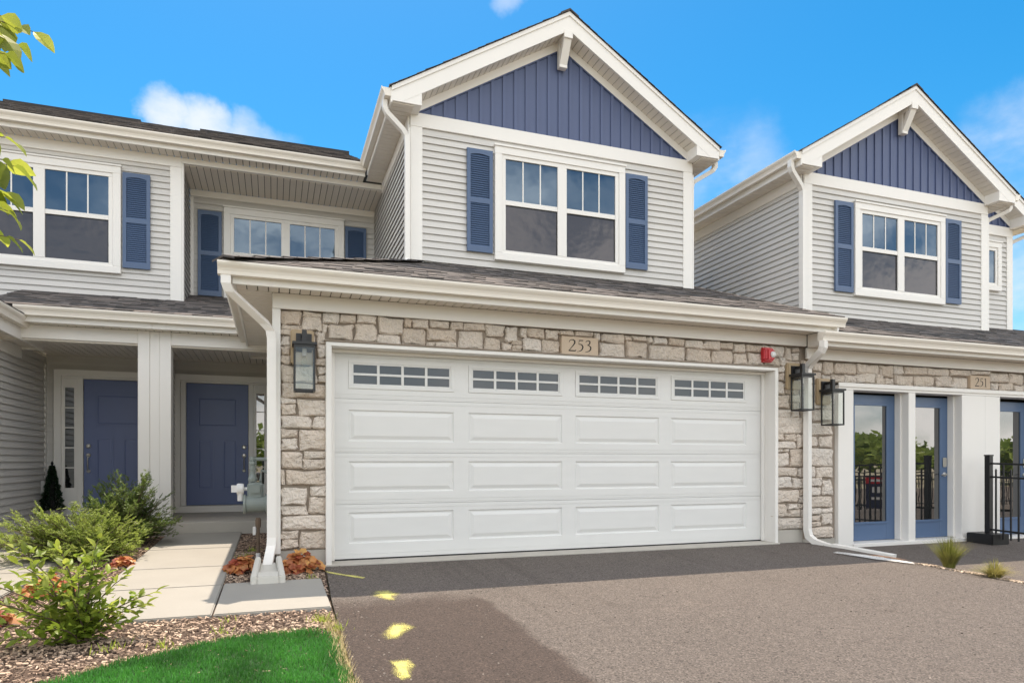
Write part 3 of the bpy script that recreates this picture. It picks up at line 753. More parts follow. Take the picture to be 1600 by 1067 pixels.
# garage storey
mb = MB(); Yb = 7.1
mb.box(.066, .555, Yb, Yb+.10, .19, 2.62).box(6.105, 6.60, Yb, Yb+.10, .19, 2.62).box(.555, 6.105, Yb, Yb+.10, 2.295, 2.62)
sw = add('stone_wall', mb, M['mortar'], MID)
STONES_M = [int(v) for v in '''7 245 26 260 28 255 45 259 27 240 46 255 8 241 27 244 7 235 17 240 7 224 16 234 7 215 16 224 7 206 16 215 41 228 50 240 47 249 63 260 47 240 51 248 52 233 78 249 64 251 80 260 82 252 101 260 79 232 101 251 103 242 130 260 102 232 126 241 131 251 138 260 139 251 156 260 128 232 153 250 158 253 179 260 155 238 187 251 181 252 194 260 195 253 219 260 189 231 217 251 164 231 187 237 155 233 163 236 220 247 242 260 219 231 238 245 239 241 242 246 240 232 251 240 243 241 258 259 42 214 51 227 40 206 51 213 42 197 51 205 43 189 51 196 7 187 19 205 7 172 51 187 7 167 21 171 7 155 21 166 23 155 51 171 7 142 36 154 38 142 51 155 7 133 23 141 25 120 51 141 7 120 23 132 7 102 28 118 29 112 51 119 28 102 51 111 7 86 10 100 11 85 51 100 7 65 32 83 35 74 51 84 34 56 51 73 7 55 32 64 7 40 51 54 7 32 23 39 25 20 51 38 7 22 23 31 17 236 26 241 17 225 40 235 17 206 40 224 20 188 41 206 261 249 269 259 270 248 290 260 251 240 262 244 251 232 263 239 264 232 286 247 292 248 308 259 287 232 309 247 309 254 326 259 328 254 351 259 353 250 361 259 363 249 393 259 359 231 393 248 394 253 402 258 395 232 424 252 404 254 423 259 425 252 431 259 433 251 452 259 454 251 476 259 426 231 476 249 478 249 502 258 479 231 514 248 504 249 528 259 529 251 547 258 516 231 548 248 549 247 566 258 550 232 570 246 568 249 595 258 571 232 594 248 596 244 604 258 605 245 629 259 596 233 620 243 622 234 629 244 631 241 640 258 642 253 652 258 642 241 652 251 611 225 628 233 611 214 628 224 611 197 628 213 630 231 653 240 630 214 653 230 630 198 653 212 611 178 638 196 640 187 653 197 640 177 653 186 611 166 639 176 641 167 653 176 612 146 666 167 612 137 627 145 630 136 647 145 612 126 647 135 649 126 666 145 612 122 626 125 628 122 636 125 613 103 636 120 638 103 666 125 611 90 650 101 652 89 666 101 611 74 640 88 642 74 666 87 611 55 652 72 653 64 666 72 653 55 666 63 611 37 633 54 635 47 650 53 635 37 654 46 652 47 666 53 656 37 666 46 611 20 666 36'''.split()]
STONES_R = [int(v) for v in '''657 232 667 242 669 233 674 241 657 212 675 231 657 196 675 210 657 178 675 194 657 167 675 177 676 230 691 241 692 226 710 242 713 228 750 242 752 230 791 242 793 215 798 242 676 213 690 228 676 198 690 211 676 190 709 197 676 179 692 189 694 179 709 189 676 163 709 178 692 199 704 224 706 216 729 225 730 216 750 226 752 216 784 229 786 216 792 230 793 227 817 243 819 231 837 243 839 232 880 243 882 233 925 243 926 234 969 243 786 216 802 225 803 216 818 225 820 215 855 230 856 216 895 231 898 216 930 232 932 216 962 232 970 238 1008 243 1011 228 1048 242 1050 227 1082 242 1011 216 1026 226 1029 216 1059 227 1062 215 1082 225 667 144 709 160 667 128 683 142 686 128 709 143 667 103 710 127 667 88 679 102 681 87 709 101 667 76 689 87 691 64 709 85 667 64 689 75 667 48 709 62 667 39 689 46 691 41 709 46 690 24 709 40 667 30 688 37 667 23 688 29 667 7 709 21'''.split()]

stones(sw, STONES_M, seed=5)
bx('foundation', MID, .03, .56, 7.085, 7.25, -.15, .195, 'foundation')
bx('foundation', MID, 6.10, 6.60, 7.085, 7.25, -.25, .195, 'foundation')
siding(MID, 'y', .03, 7.11, 12.3, .12, 2.75, -1, .12)
bx('corner_trim', MID, -.012, .066, 7.035, 7.099, .17, 2.60)
bx('corner_trim', MID, -.013, .029, 7.0995, 7.16, .17, 2.60)
bx('frieze_board', MID, -.01, 6.61, 7.022, 7.058, 2.60, 2.752)
bx('frieze_board', MID, -.012, .028, 7.06, 11.4, 2.60, 2.752)
soffit(MID, 'x', -.335, 6.61, 6.732, 7.021, 2.753)
soffit(MID, 'y', 7.03, 11.4, -.335, -.0125, 2.753, pitch=.1)
bx('fascia', MID, -.36, 6.75, 6.705, 6.731, 2.728, 2.892)
bx('fascia', MID, -.36, -.336, 6.732, 11.42, 2.728, 2.892)
gutter(MID, 'x', -.479, 6.85, 6.704, -1, 2.905)
gutter(MID, 'y', 6.706, 11.42, -.361, -1, 2.905)
bx('soffit_end', MID, -.335, -.0, 11.40, 11.42, 2.72, 2.80)
S = .367; c = math.sqrt(1+S*S)
# front slope with its hip on the left, and the left slope
shingles(MID, (-.43, 6.60, 2.915), (1,0,0), (0,1,S), 0, 0, clip=[(0,0),(7.22,0),(7.22,5.0*c),(6.68,5.0*c),(6.68,2.56*c),(2.56,2.56*c)], seed=8)
shingles(MID, (-.43, 6.60, 2.915), (0,1,0), (1,0,S), 0, 0, clip=[(0,0),(5.9,0),(5.9,2.2*c),(2.2,2.2*c)], seed=9)
hip = MB()
for k in range(9):
    t0, t1 = k*.26, k*.26+.30
    p = lambda t, s, h: (-.43+t+s*.09, 6.60+t-s*.09, 2.915+S*t+.012+h)
    h0, h1 = .024, .010
    for s in (-1, 1):
        q = lambda t, h: (-.43+t+s*.10, 6.60+t-s*.10, 2.915+S*(t-.10)+.022+h)
        m_ = lambda t, h: (-.43+t, 6.60+t, 2.915+S*t+.020+h)
        hip.face([m_(t0,h0), m_(t1,h1), q(t1,h1), q(t0,h0)], .4+.05*(k%3)); hip.face([m_(t0,h0), q(t0,h0), q(t0,h0-.02), m_(t0,h0-.02)], .3)
add('hip_cap', hip, M['shingle'], MID, fixn=False, tone=True)
rk = [(6.64, 2.72), (6.64, 2.895), (11.4, 2.895+S*4.76), (11.4, 2.72+S*4.76)]
add('rake_board', MB().prism([(6.735, y, z) for y, z in rk], [(6.765, y, z) for y, z in rk]), M['trim'], MID)

# garage door and its opening
gt = MB(); 
gt.box(.498, .556, 7.02, 7.25, .03, 2.262).box(6.098, 6.145, 7.02, 7.25, .03, 2.262).box(.498, 6.145, 7.02, 7.25, 2.262, 2.302)
o = add('garage_trim', gt, M['trim'], MID); bevel(o, .005)
bx('drip_cap', MID, .48, 6.16, 7.005, 7.06, 2.3025, 2.318, 'mortar')
bx('stop_molding', MID, .557, .60, 7.215, 7.249, .05, 2.225); bx('stop_molding', MID, 6.055, 6.0975, 7.215, 7.249, .05, 2.225); bx('stop_molding', MID, .557, 6.0975, 7.215, 7.249, 2.226, 2.2615)
bx('threshold', MID, .49, 6.15, 6.99, 7.30, -.02, .045, 'foundation')
COLS = [(.745,1.89),(2.06,3.205),(3.375,4.52),(4.69,5.835)]
SECT = [(.062,.634,.22,.55),(.6372,1.18,.762,1.092),(1.1832,1.75,1.302,1.635),(1.7532,2.235,1.86,2.165)]
YD = 7.255
g = MB(); XA, XB = .565, 6.09
for z0, z1, p0, p1 in SECT:
    g.box(XA, XB, YD, YD+.03, z0+.046, p0); g.box(XA, XB, YD, YD+.03, p1, z1-.046)
    g.box(XA, XB, YD+.003, YD+.03, z0, z0+.0179); g.box(XA, XB, YD+.003, YD+.03, z1-.0179, z1)
    g.box(XA, XB, YD+.0005, YD+.03, z0+.018, z0+.042); g.box(XA, XB, YD+.0005, YD+.03, z1-.042, z1-.018)
    g.box(XA, XB, YD+.005, YD+.03, z0+.0421, z0+.0459); g.box(XA, XB, YD+.005, YD+.03, z1-.0459, z1-.0421)
    e = [XA]+[v for c_ in COLS for v in c_]+[XB]
    for i in range(0, 10, 2): g.box(e[i], e[i+1], YD, YD+.03, p0+.0001, p1-.0001)
g.box(XA, XB, YD+.032, YD+.04, .062, 2.235)
GD = add('garage_door', g, M['gdoor'], MID)
add('bottom_seal', MB().box(XA, XB, YD+.005, YD+.035, .045, .061), M['black'], GD)
src = {}
for z0, z1, p0, p1 in SECT[:3]:
    for x0, x1 in COLS:
        mb = MB(); rings = [(0,0),(.012,.012),(.026,.012),(.062,.001)]
        idx = []
        for ins, dy in rings:
            idx.append(len(mb.v)); mb.v += [(x0+ins,YD+dy,p0+ins),(x1-ins,YD+dy,p0+ins),(x1-ins,YD+dy,p1-ins),(x0+ins,YD+dy,p1-ins)]
        for a, b in zip(idx, idx[1:]):
            for q in range(4): mb.f.append((a+q, a+(q+1)%4, b+(q+1)%4, b+q)); mb.tone.append(.5)
        mb.f.append(tuple(idx[-1]+q for q in range(4))); mb.tone.append(.5)
        add('raised_panel', mb, M['gdoor'], GD)
z0, z1, p0, p1 = SECT[3]
for x0, x1 in COLS:
    f = MB(); 
    f.box(x0, x1, YD-.010, YD+.012, p1-.034, p1).box(x0, x1, YD-.010, YD+.012, p0, p0+.034).box(x0, x0+.034, YD-.0098, YD+.012, p0+.034, p1-.034).box(x1-.034, x1, YD-.0098, YD+.012, p0+.034, p1-.034)
    a0, a1, b0, b1 = x0+.034, x1-.034, p0+.034, p1-.034
    f.box(a0, a1, YD-.004, YD+.012, b1-.018, b1).box(a0, a1, YD-.004, YD+.012, b0, b0+.018).box(a0, a0+.018, YD-.0038, YD+.012, b0+.018, b1-.018).box(a1-.018, a1, YD-.0038, YD+.012, b0+.018, b1-.018)
    a0 += .018; a1 -= .018; b0 += .018; b1 -= .018; zm = (b0+b1)/2
    f.box(a0, a1, YD-.006, YD+.012, zm-.012, zm+.012)
    for k in (1,2,3): f.box(a0+(a1-a0)*k/4-.014, a0+(a1-a0)*k/4+.014, YD-.0061, YD+.012, b0, b1)
    wf = add('window_frame', f, M['gdoor'], GD); bevel(wf, .002)
    for k in range(4):
        for q in range(2):
            u0 = a0+(a1-a0)*k/4+(.014 if k else 0); u1 = a0+(a1-a0)*(k+1)/4-(.014 if k < 3 else 0)
            w0, w1 = (b0, zm-.012) if q == 0 else (zm+.012, b1)
            add('pane', MB().box(u0, u1, YD+.004, YD+.010, w0, w1), M['gpane'], GD)

# ------------------------------------------------------------------ porch shared by the two entries
def porch(parent, x0, x1, roof_x0, roof_x1, seed, c0, c1):
    bx('fascia', parent, x0, x1, 10.072, 10.098, 2.862, 3.03)
    gutter(parent, 'x', x0, x1, 10.071, -1, 3.05)
    soffit(parent, 'x', x0, x1, 10.10, 10.29, 2.868)
    shingles(parent, (roof_x0, 9.97, 3.06), (1,0,0), (0,1,.333), roof_x1-roof_x0, 2.75, seed=seed)
    soffit(parent, 'x', c0, c1, 10.46, 12.3, 2.76)
porch(MID, -1.53, -.37, -1.53, .6, 31, -1.53, .03)
porch(LEFT, -3.06, -1.53, -3.4, -1.53, 32, -3.35, -1.53)
bx('porch_beam', MID, -1.33, -.0, 10.29, 10.455, 2.69, 2.866); bx('porch_beam', LEFT, -3.34, -1.735, 10.29, 10.455, 2.69, 2.866)
bx('beam_trim', MID, -1.33, -.0, 10.32, 10.44, 2.668, 2.689, 'soffit'); bx('beam_trim', LEFT, -3.34, -1.735, 10.32, 10.44, 2.668, 2.689, 'soffit')
bx('porch_column', MID, -1.47, -1.33, 10.28, 10.50, .25, 2.866); bx('porch_column', LEFT, -1.735, -1.592, 10.28, 10.50, .25, 2.866)
bx('column_infill', MID, -1.591, -1.471, 10.292, 10.49, .25, 2.866)
siding(MID, 'y', -1.54, 10.5, 12.3, .25, 2.76, 1, .25, t=.07)
siding(LEFT, 'y', -1.69, 10.5, 12.3, .25, 2.76, -1, .25, t=.07)
siding(MID, 'x', 12.3, -1.56, .03, .25, 2.76, 0, 2.51)
siding(LEFT, 'x', 12.3, -3.34, -1.69, .25, 2.76, 0, 2.51)
def entry(parent, xd, flip):
    """navy craftsman door with one sidelight; xd = left edge of the leaf, flip -> sidelight on the left"""
    Y = 12.235; w = .95; t = MB()
    lo, hi = (xd-.09, xd+w+.30) if not flip else (xd-.30, xd+w+.09)
    cas = .10
    t.box(lo-cas, lo, Y-.03, Y+.03, .25, 2.53).box(hi, hi+cas, Y-.03, Y+.03, .25, 2.53).box(lo, hi, Y-.03, Y+.03, 2.43, 2.53)
    t.box(lo, hi, Y-.012, Y+.03, 2.395, 2.43).box(lo, hi, Y-.05, Y+.03, .25, .36)
    t.box(xd-.085, xd-.006, Y-.012, Y+.03, .36, 2.395).box(xd+w+.006, xd+w+.085, Y-.012, Y+.03, .36, 2.395)
    o = add('door_frame', t, M['trim'], parent); bevel(o, .004)
    s0, s1 = (xd+w+.0855, hi) if not flip else (lo, xd-.0855)
    sl = MB(); g0, g1 = s0+.045, s1-.045
    sl.box(s0, s1, Y, Y+.03, 2.25, 2.394).box(s0, s1, Y, Y+.03, .361, .68).box(s0, g0, Y+.0005, Y+.03, .68, 2.25).box(g1, s1, Y+.0005, Y+.03, .68, 2.25)
    so = add('sidelight', sl, M['trim'], parent); bevel(so, .003)
    for k in range(5):
        za = .68+1.57*k/5+(.008 if k else 0); zb = .68+1.57*(k+1)/5-(.008 if k < 4 else 0)
        add('pane', MB().box(g0, g1, Y+.012, Y+.02, za, zb), M['doorglass'], so)
        if k: add('muntin', MB().box(g0, g1, Y+.006, Y+.022, za-.016, za), M['trim'], so)
    x0, x1 = xd, xd+w; L = MB().box(x0, x1, Y+.008, Y+.045, .37, 2.388)
    d = add('entry_door', L, M['bluedoor'], parent); bevel(d, .003)
    def panel(a, b, c_, e):
        r = MB(); y0 = Y+.0005
        for q in ((a, b, e-.022, e), (a, b, c_, c_+.022)): r.box(q[0], q[1], y0, Y+.0079, q[2], q[3])
        r.box(a, a+.022, y0, Y+.0079, c_+.022, e-.022).box(b-.022, b, y0, Y+.0079, c_+.022, e-.022)
        r.prism([(a+.05, Y+.003, c_+.05), (b-.05, Y+.003, c_+.05), (b-.05, Y+.003, e-.05), (a+.05, Y+.003, e-.05)], [(a+.03, Y+.0079, c_+.03), (b-.03, Y+.0079, c_+.03), (b-.03, Y+.0079, e-.03), (a+.03, Y+.0079, e-.03)])
        add('raised_panel', r, M['bluedoor'], d)
    panel(x0+.16, x1-.16, 1.66, 2.17); panel(x0+.16, x0+.16+.25, .62, 1.47); panel(x1-.16-.25, x1-.16, .62, 1.47)
    hx = x1-.065 if not flip else x0+.065
    add('deadbolt', MB().lathe([(.034,0),(.034,-.012),(.022,-.020),(.018,-.022)], (hx, Y+.007, 1.335), 16, 'y'), M['steel'], d, smooth=False)
    h = MB().lathe([(.033,0),(.033,-.01),(.02,-.02)], (hx, Y+.007, 1.19), 14, 'y').lathe([(.028,0),(.028,-.01),(.016,-.018)], (hx, Y+.007, .94), 14, 'y')
    h.tube([(hx, Y-.01, 1.185), (hx, Y-.045, 1.17), (hx, Y-.055, 1.12), (hx, Y-.05, 1.03), (hx, Y-.035, .965), (hx, Y-.008, .94)], .009, 8)
    h.tube([(hx, Y-.005, 1.19), (hx, Y-.05, 1.205)], [.012,.016], 8)
    add('door_handle', h, M['steel'], d)
entry(MID, -1.355, False)
entry(LEFT, -2.82, True)

# ------------------------------------------------------------------ left townhouse
siding(LEFT, 'x', 11.5, -8.2, -1.34, 3.4, 5.64, 0, 5.4613)
siding(LEFT, 'y', -1.335, 11.5, 12.5, 3.4, 5.76, 1, 5.461)
bx('corner_trim', LEFT, -1.495, -1.332, 11.465, 11.499, 3.35, 5.62); bx('corner_trim', LEFT, -1.331, -1.305, 11.466, 11.58, 3.35, 5.688)
bx('frieze_board', LEFT, -8.2, -1.332, 11.462, 11.499, 5.621, 5.775)
window(LEFT, -4.24, -2.155, 3.90, 5.495, 11.5)
shutter(LEFT, -2.135, -1.765, 4.0, 5.43, 11.485)
shutter(LEFT, -4.64, -4.26, 4.0, 5.43, 11.485)
upper_eave(LEFT, -8.2, -1.53, 22)
add('ridge_vent', MB().box(-4.9, -2.55, 15.42, 15.62, 7.98, 8.053), M['shingle'], LEFT)
siding(LEFT, 'y', -3.35, 4.6, 12.3, .23, 2.72, 1, .23)
bx('foundation', LEFT, -3.60, -3.352, 4.6, 12.3, -.2, .228, 'foundation')
bx('frieze_board', LEFT, -3.349, -3.318, 4.6, 11.15, 2.53, 2.692)
soffit(LEFT, 'y', 4.5, 11.15, -3.348, -3.095, 2.694)
bx('fascia', LEFT, -3.094, -3.068, 4.4, 11.2, 2.66, 2.90)
bx('soffit_end', LEFT, -3.348, -3.095, 11.151, 11.20, 2.66, 2.88)
gutter(LEFT, 'y', 4.4, 11.35, -3.067, 1, 2.93)
shingles(LEFT, (-2.96, 4.4, 2.94), (0,1,0), (-1,0,S), 7.1, 4.0, seed=41)
bx('corner_trim', LEFT, -3.349, -3.325, 12.2, 12.268, .24, 2.6)

# ------------------------------------------------------------------ right townhouse (251)
gable(RIGHT, 7.92, 12.05, 8.5, 3.2, 5.50, 5.69, 9.97, 7.27, 8.2, 13.0)
ridge_cap(RIGHT, 9.97, 7.29, 8.17, 9.2, .605)
ridge_cap(RIGHT, 10.86, 7.845, 8.90, 13, .605)
bracket(RIGHT, 9.955, 8.5, 8.2, 7.01)
gable(RIGHT, 7.92, 13.80, 9.24, 3.2, 5.52, 5.71, 10.86, 7.825, 8.93, 13.0, side='right', trims=(False, True))
siding(RIGHT, 'x', 8.5, 7.91, 12.06, 3.2, 5.50, 0, 5.31)
siding(RIGHT, 'y', 7.92, 8.5, 13.0, 3.2, 5.52, -1, 5.31)
bx('corner_trim', RIGHT, 7.891, 7.919, 8.469, 8.56, 3.2, 5.46)
siding(RIGHT, 'y', 12.05, 8.5, 9.3, 3.2, 5.52, 1, 5.31)
bx('corner_trim', RIGHT, 12.051, 12.08, 8.469, 8.56, 3.2, 5.46)
siding(RIGHT, 'x', 9.24, 12.05, 13.80, 3.2, 5.52, 0, 5.31)
window(RIGHT, 8.93, 10.95, 3.80, 5.32, 8.5)
window(RIGHT, 12.62, 13.43, 4.42, 5.36, 9.24, twin=False, single=True)
shutter(RIGHT, 8.53, 8.905, 3.84, 5.30, 8.485)
shutter(RIGHT, 10.975, 11.35, 3.84, 5.30, 8.485)
downspout(RIGHT, [(7.53,8.33,5.74),(7.53,8.33,5.64),(7.56,8.34,5.58),(7.78,8.40,5.41),(7.835,8.42,5.35),(7.845,8.422,5.27),(7.845,8.422,3.40)], (0,1,0), .08, .06)
downspout(RIGHT, [(12.42,8.35,5.70),(12.42,8.35,5.62),(12.38,8.36,5.57),(12.18,8.55,5.45),(12.13,8.60,5.40),(12.12,8.61,5.33),(12.12,8.61,3.46),(12.16,8.54,3.38)], (0,1,0), .08, .06)
downspout(RIGHT, [(14.17,9.08,5.72),(14.17,9.08,5.64),(14.13,9.09,5.59),(13.95,9.28,5.49),(13.88,9.34,5.44),(13.87,9.35,5.38),(13.87,9.35,3.66),(13.91,9.28,3.58)], (0,1,0), .08, .06)
mb = MB(); mb.box(6.605, 7.155, Yb, Yb+.10, .05, 2.61).box(7.155, 12.6, Yb, Yb+.10, 2.152, 2.45)
sw2 = add('stone_wall', mb, M['mortar'], RIGHT)
rnd = random.Random(3); ext = []
for z0, z1 in ((217,230),(231,243)):
    x = 1085
    while x < 1255:
        w = rnd.randint(14, 32); ext += [x, z0, x+w-2, z1]; x += w
stones(sw2, STONES_R+ext, seed=6)
bx('foundation', RIGHT, 6.605, 7.16, 7.085, 7.25, -.35, .06, 'foundation')
bx('frieze_board', RIGHT, 6.615, 12.6, 7.02, 7.056, 2.44, 2.584)
bx('soffit_end', RIGHT, 6.615, 6.64, 6.733, 7.0195, 2.585, 2.752)
soffit(RIGHT, 'x', 6.641, 12.6, 6.732, 7.0195, 2.586)
bx('fascia', RIGHT, 6.6, 12.6, 6.7055, 6.7315, 2.558, 2.726)
bx('fascia_end', RIGHT, 6.50, 6.599, 6.66, 6.7315, 2.60, 2.715)
gutter(RIGHT, 'x', 6.49, 12.6, 6.705, -1, 2.722)
shingles(RIGHT, (6.77, 6.60, 2.735), (1,0,0), (0,1,S), 0, 0, clip=[(0,0),(9.0,0),(9.0,2.75*c),(1.16,2.75*c),(1.16,5.2*c),(0,5.2*c)], seed=51)
# glazed entrance filling the old garage opening
e = MB(); y0, y1 = 7.035, 7.26
e.box(7.155, 7.42, y0, y1, -.06, 2.06).box(8.425, 8.555, y0, y1, -.03, 2.06).box(9.47, 9.95, y0, y1, -.08, 2.06).box(9.953, 10.27, y0+.004, y1, -.08, 2.06).box(11.2, 12.6, y0, y1, -.1, 2.06)
e.box(7.155, 12.6, y0-.004, y1, 2.0605, 2.12)
ew = add('entrance_panel', e, M['trim'], RIGHT); bevel(ew, .004)
bx('head_trim', ew, 7.145, 12.6, y0-.022, y0-.0045, 2.095, 2.152)
for xx in (7.42, 8.555, 9.4699): 
    bx('stop_molding', ew, xx+.0005 if xx != 9.4699 else xx-.022, xx+.022 if xx != 9.4699 else xx-.0005, 7.15, 7.249, -.02, 2.059)
bx('stop_molding', ew, 8.403, 8.4245, 7.15, 7.249, -.02, 2.059)
bx('door_sill', RIGHT, 7.40, 9.62, 7.01, 7.30, -.11, -.025, 'trim'); bx('door_sill', RIGHT, 10.2, 11.25, 7.01, 7.30, -.13, -.045, 'trim')
def glass_door(x0, x1, z0, hw=False):
    Y = 7.25; st = .165; a, b, p, q = x0+st, x1-st, z0+.26, z0+1.90; z1 = z0+2.05
    f = MB(); f.box(x0, a, Y, Y+.04, z0, z1).box(b, x1, Y, Y+.04, z0, z1).box(a, b, Y+.0003, Y+.04, z0, p).box(a, b, Y+.0003, Y+.04, q, z1)
    d = add('glass_door', f, M['bluedoor2'], RIGHT); bevel(d, .003)
    r = MB(); r.box(a-.03, b+.03, Y-.012, Y-.0005, q, q+.032).box(a-.03, b+.03, Y-.012, Y-.0005, p-.032, p).box(a-.03, a, Y-.0118, Y-.0005, p, q).box(b, b+.03, Y-.0118, Y-.0005, p, q)
    rr = add('glazing_bead', r, M['bluedoor2'], d); bevel(rr, .004)
    add('pane', MB().box(a, b, Y+.006, Y+.014, p, q), M['doorglass'], d)
    if hw:
        k = MB().box(b+.055, b+.125, Y-.022, Y-.0006, z0+1.03, z0+1.17); ko = add('keypad_lock', k, M['steel'], d); bevel(ko, .008, 2)
        l = MB().lathe([(.032,0),(.032,-.012),(.014,-.02),(.012,-.05)], (b+.09, Y-.0006, z0+.92), 14, 'y'); l.tube([(b+.09, Y-.048, z0+.92), (b+.03, Y-.052, z0+.922), (b-.02, Y-.05, z0+.915)], .009, 8)
        add('door_handle', l, M['steel'], d)
glass_door(7.495, 8.415, -.02); glass_door(8.56, 9.462, -.02, True); glass_door(10.285, 11.19, -.035, True)
# drain pipe between the two units
downspout(RIGHT, [(6.53,6.655,2.61),(6.53,6.66,2.53),(6.535,6.70,2.48),(6.585,6.94,2.36),(6.595,6.99,2.31),(6.60,7.0,2.22),(6.60,7.0,.20),(6.61,6.985,.11),(6.635,6.91,.05),(6.68,6.80,.015),(6.76,6.59,-.03)], (.94,.34,0), .092, .07)
add('drain_extension', MB().rtube([(6.725,6.70,.0),(6.99,6.03,-.065)], .125, .085, (.93,.37,0)), M['trim'], RIGHT)
# drain pipe at the left corner of the middle unit
downspout(MID, [(-.41,6.665,2.80),(-.41,6.665,2.72),(-.385,6.69,2.66),(-.09,6.955,2.44),(-.03,7.0,2.37),(-.018,7.005,2.29),(-.018,7.005,.34),(-.022,6.99,.25),(-.035,6.90,.18),(-.06,6.66,.075)], (.75,.66,0) if False else (1,0,0), .085, .065)

# unseen solid blocks added inside the houses to stop daylight leaking through
for par, boxes in ((MID, [(.15,6.45,7.33,12.2,.0,2.7),(.1,6.6,7.2,9.05,2.78,3.08),(1.87,6.14,9.23,13.0,3.0,5.7),(2.6,5.4,9.2,13.0,5.7,6.5),(-1.2,1.6,12.62,14.9,.3,5.7),(-1.45,-.02,12.42,12.6,.0,3.4),(.07,6.6,7.062,7.098,2.625,3.05)]),
                   (LEFT, [(-8,-1.45,11.62,14.9,2.9,5.72),(-3.3,-1.6,12.42,14.0,.0,2.9),(-6.5,-3.62,4.7,12.2,.0,2.9)]),
                   (RIGHT, [(6.8,12.5,7.36,9.1,-.1,2.58),(8.04,11.9,8.62,9.36,2.6,5.5),(8.04,13.66,9.36,13.0,-.1,5.56),(9.0,12.6,9.36,13.0,5.56,6.3),(6.8,8.0,7.4,13.0,2.0,2.9),(6.95,12.6,7.062,7.098,2.455,2.88)])):
    for b in boxes: add('light_block', MB().box(*b), M['dark'], par)

# ------------------------------------------------------------------ wall lanterns, plaques, alarm
def lantern(x, z, label):
    """z = top of the cap"""
    o = empty('wall_lantern', (x, 7.03, z-.45), label=label, cat='wall lantern', group='black glass wall lanterns')
    yb = 7.035; yc = 6.885; h = .092
    b = bevel(add('mounting_block', MB().box(x-.125, x+.10, yb-.028, yb+.03, z-.17, z+.175), M['tan'], o), .012, 2)
    add('back_plate', MB().box(x-.075, x+.075, yb-.045, yb-.0285, z-.05, z+.135), M['black'], o)
    a = MB().box(x-.024, x+.024, yc-.02, yb-.0455, z+.095, z+.125).box(x-.022, x+.022, yc-.022, yc+.022, z+.0205, z+.15)
    a.box(x-.05, x+.05, yb-.075, yb-.0456, z-.02, z+.09)
    add('arm', a, M['black'], o)
    cap = MB().box(x-h-.022, x+h+.022, yc-h-.022, yc+h+.022, z-.004, z+.02).box(x-h-.006, x+h+.006, yc-h-.006, yc+h+.006, z-.03, z-.0041)
    add('cap', cap, M['black'], o)
    f = MB(); zb = z-.45; t = .0075
    for sx in (-1,1):
        for sy in (-1,1): f.box(x+sx*h-t, x+sx*h+t, yc+sy*h-t, yc+sy*h+t, zb, z-.031)
    for sx in (-1,1): f.box(x+sx*h-t-.001, x+sx*h+t+.001, yc-h, yc+h, zb-.004, zb+.014)
    for sy in (-1,1): f.box(x-h, x+h, yc+sy*h-t-.0015, yc+sy*h+t+.0015, zb-.0045, zb+.0145)
    add('frame', f, M['black'], o)
    for sx in (-1,1): mbp = MB(); mbp.face([(x+sx*h, yc-h+.008, zb+.015), (x+sx*h, yc+h-.008, zb+.015), (x+sx*h, yc+h-.008, z-.032), (x+sx*h, yc-h+.008, z-.032)]); add('pane', mbp, M['clear'], o)
    for sy in (-1,1): mbp = MB(); mbp.face([(x-h+.008, yc+sy*h, zb+.015), (x+h-.008, yc+sy*h, zb+.015), (x+h-.008, yc+sy*h, z-.032), (x-h+.008, yc+sy*h, z-.032)]); add('pane', mbp, M['clear'], o)
    add('bulb_socket', MB().lathe([(.021,-.031),(.021,-.10),(.016,-.105)], (x, yc, z), 12), M['vent'], o)
    add('bulb', MB().lathe([(.012,-.1055),(.016,-.125),(.028,-.155),(.030,-.175),(.022,-.20),(.006,-.212)], (x, yc, z), 12), M['clear'], o, smooth=True)
lantern(.285, 2.225, 'black square lantern on the stone left of the garage door')
lantern(6.41, 2.195, 'black square lantern behind the white drain pipe, under the red alarm')
lantern(6.905, 2.015, 'black square lantern beside the white frame of the blue glass doors')
p = bevel(add('number_plaque', MB().box(3.095, 3.56, 7.022, 7.10, 2.312, 2.522), M['plaque'], None, label='tan stone plaque numbered 253 above the white garage door', cat='plaque', group='engraved house number plaques'), .006)
digits('253', 3.178, 2.352, .135, 7.0205, p)
p = bevel(add('number_plaque', MB().box(9.63, 10.04, 7.022, 7.10, 2.158, 2.355), M['plaque'], None, label='tan stone plaque numbered 251 above the blue glass doors', cat='plaque', group='engraved house number plaques'), .006)
digits('251', 9.715, 2.195, .125, 7.0205, p, .95)
al = empty('fire_alarm', (5.97, 7.05, 2.365), label='red wall alarm with white strobe lens on stone above the garage door', cat='alarm')
o = add('housing', MB().box(5.885, 6.055, 6.965, 7.06, 2.375, 2.535), M['red'], al); bevel(o, .022, 3)
o = add('back_box', MB().box(5.90, 6.04, 7.02, 7.062, 2.36, 2.55), M['red'], al)
bevel(add('face_ridge', MB().box(5.93, 5.965, 6.952, 6.9648, 2.385, 2.525), M['red'], al), .006, 2)
o = add('strobe_lens', MB().lathe([(.042,0),(.040,-.014),(.026,-.028),(.006,-.033)], (6.012, 6.9645, 2.455), 8, 'y'), M['whitep'], al)

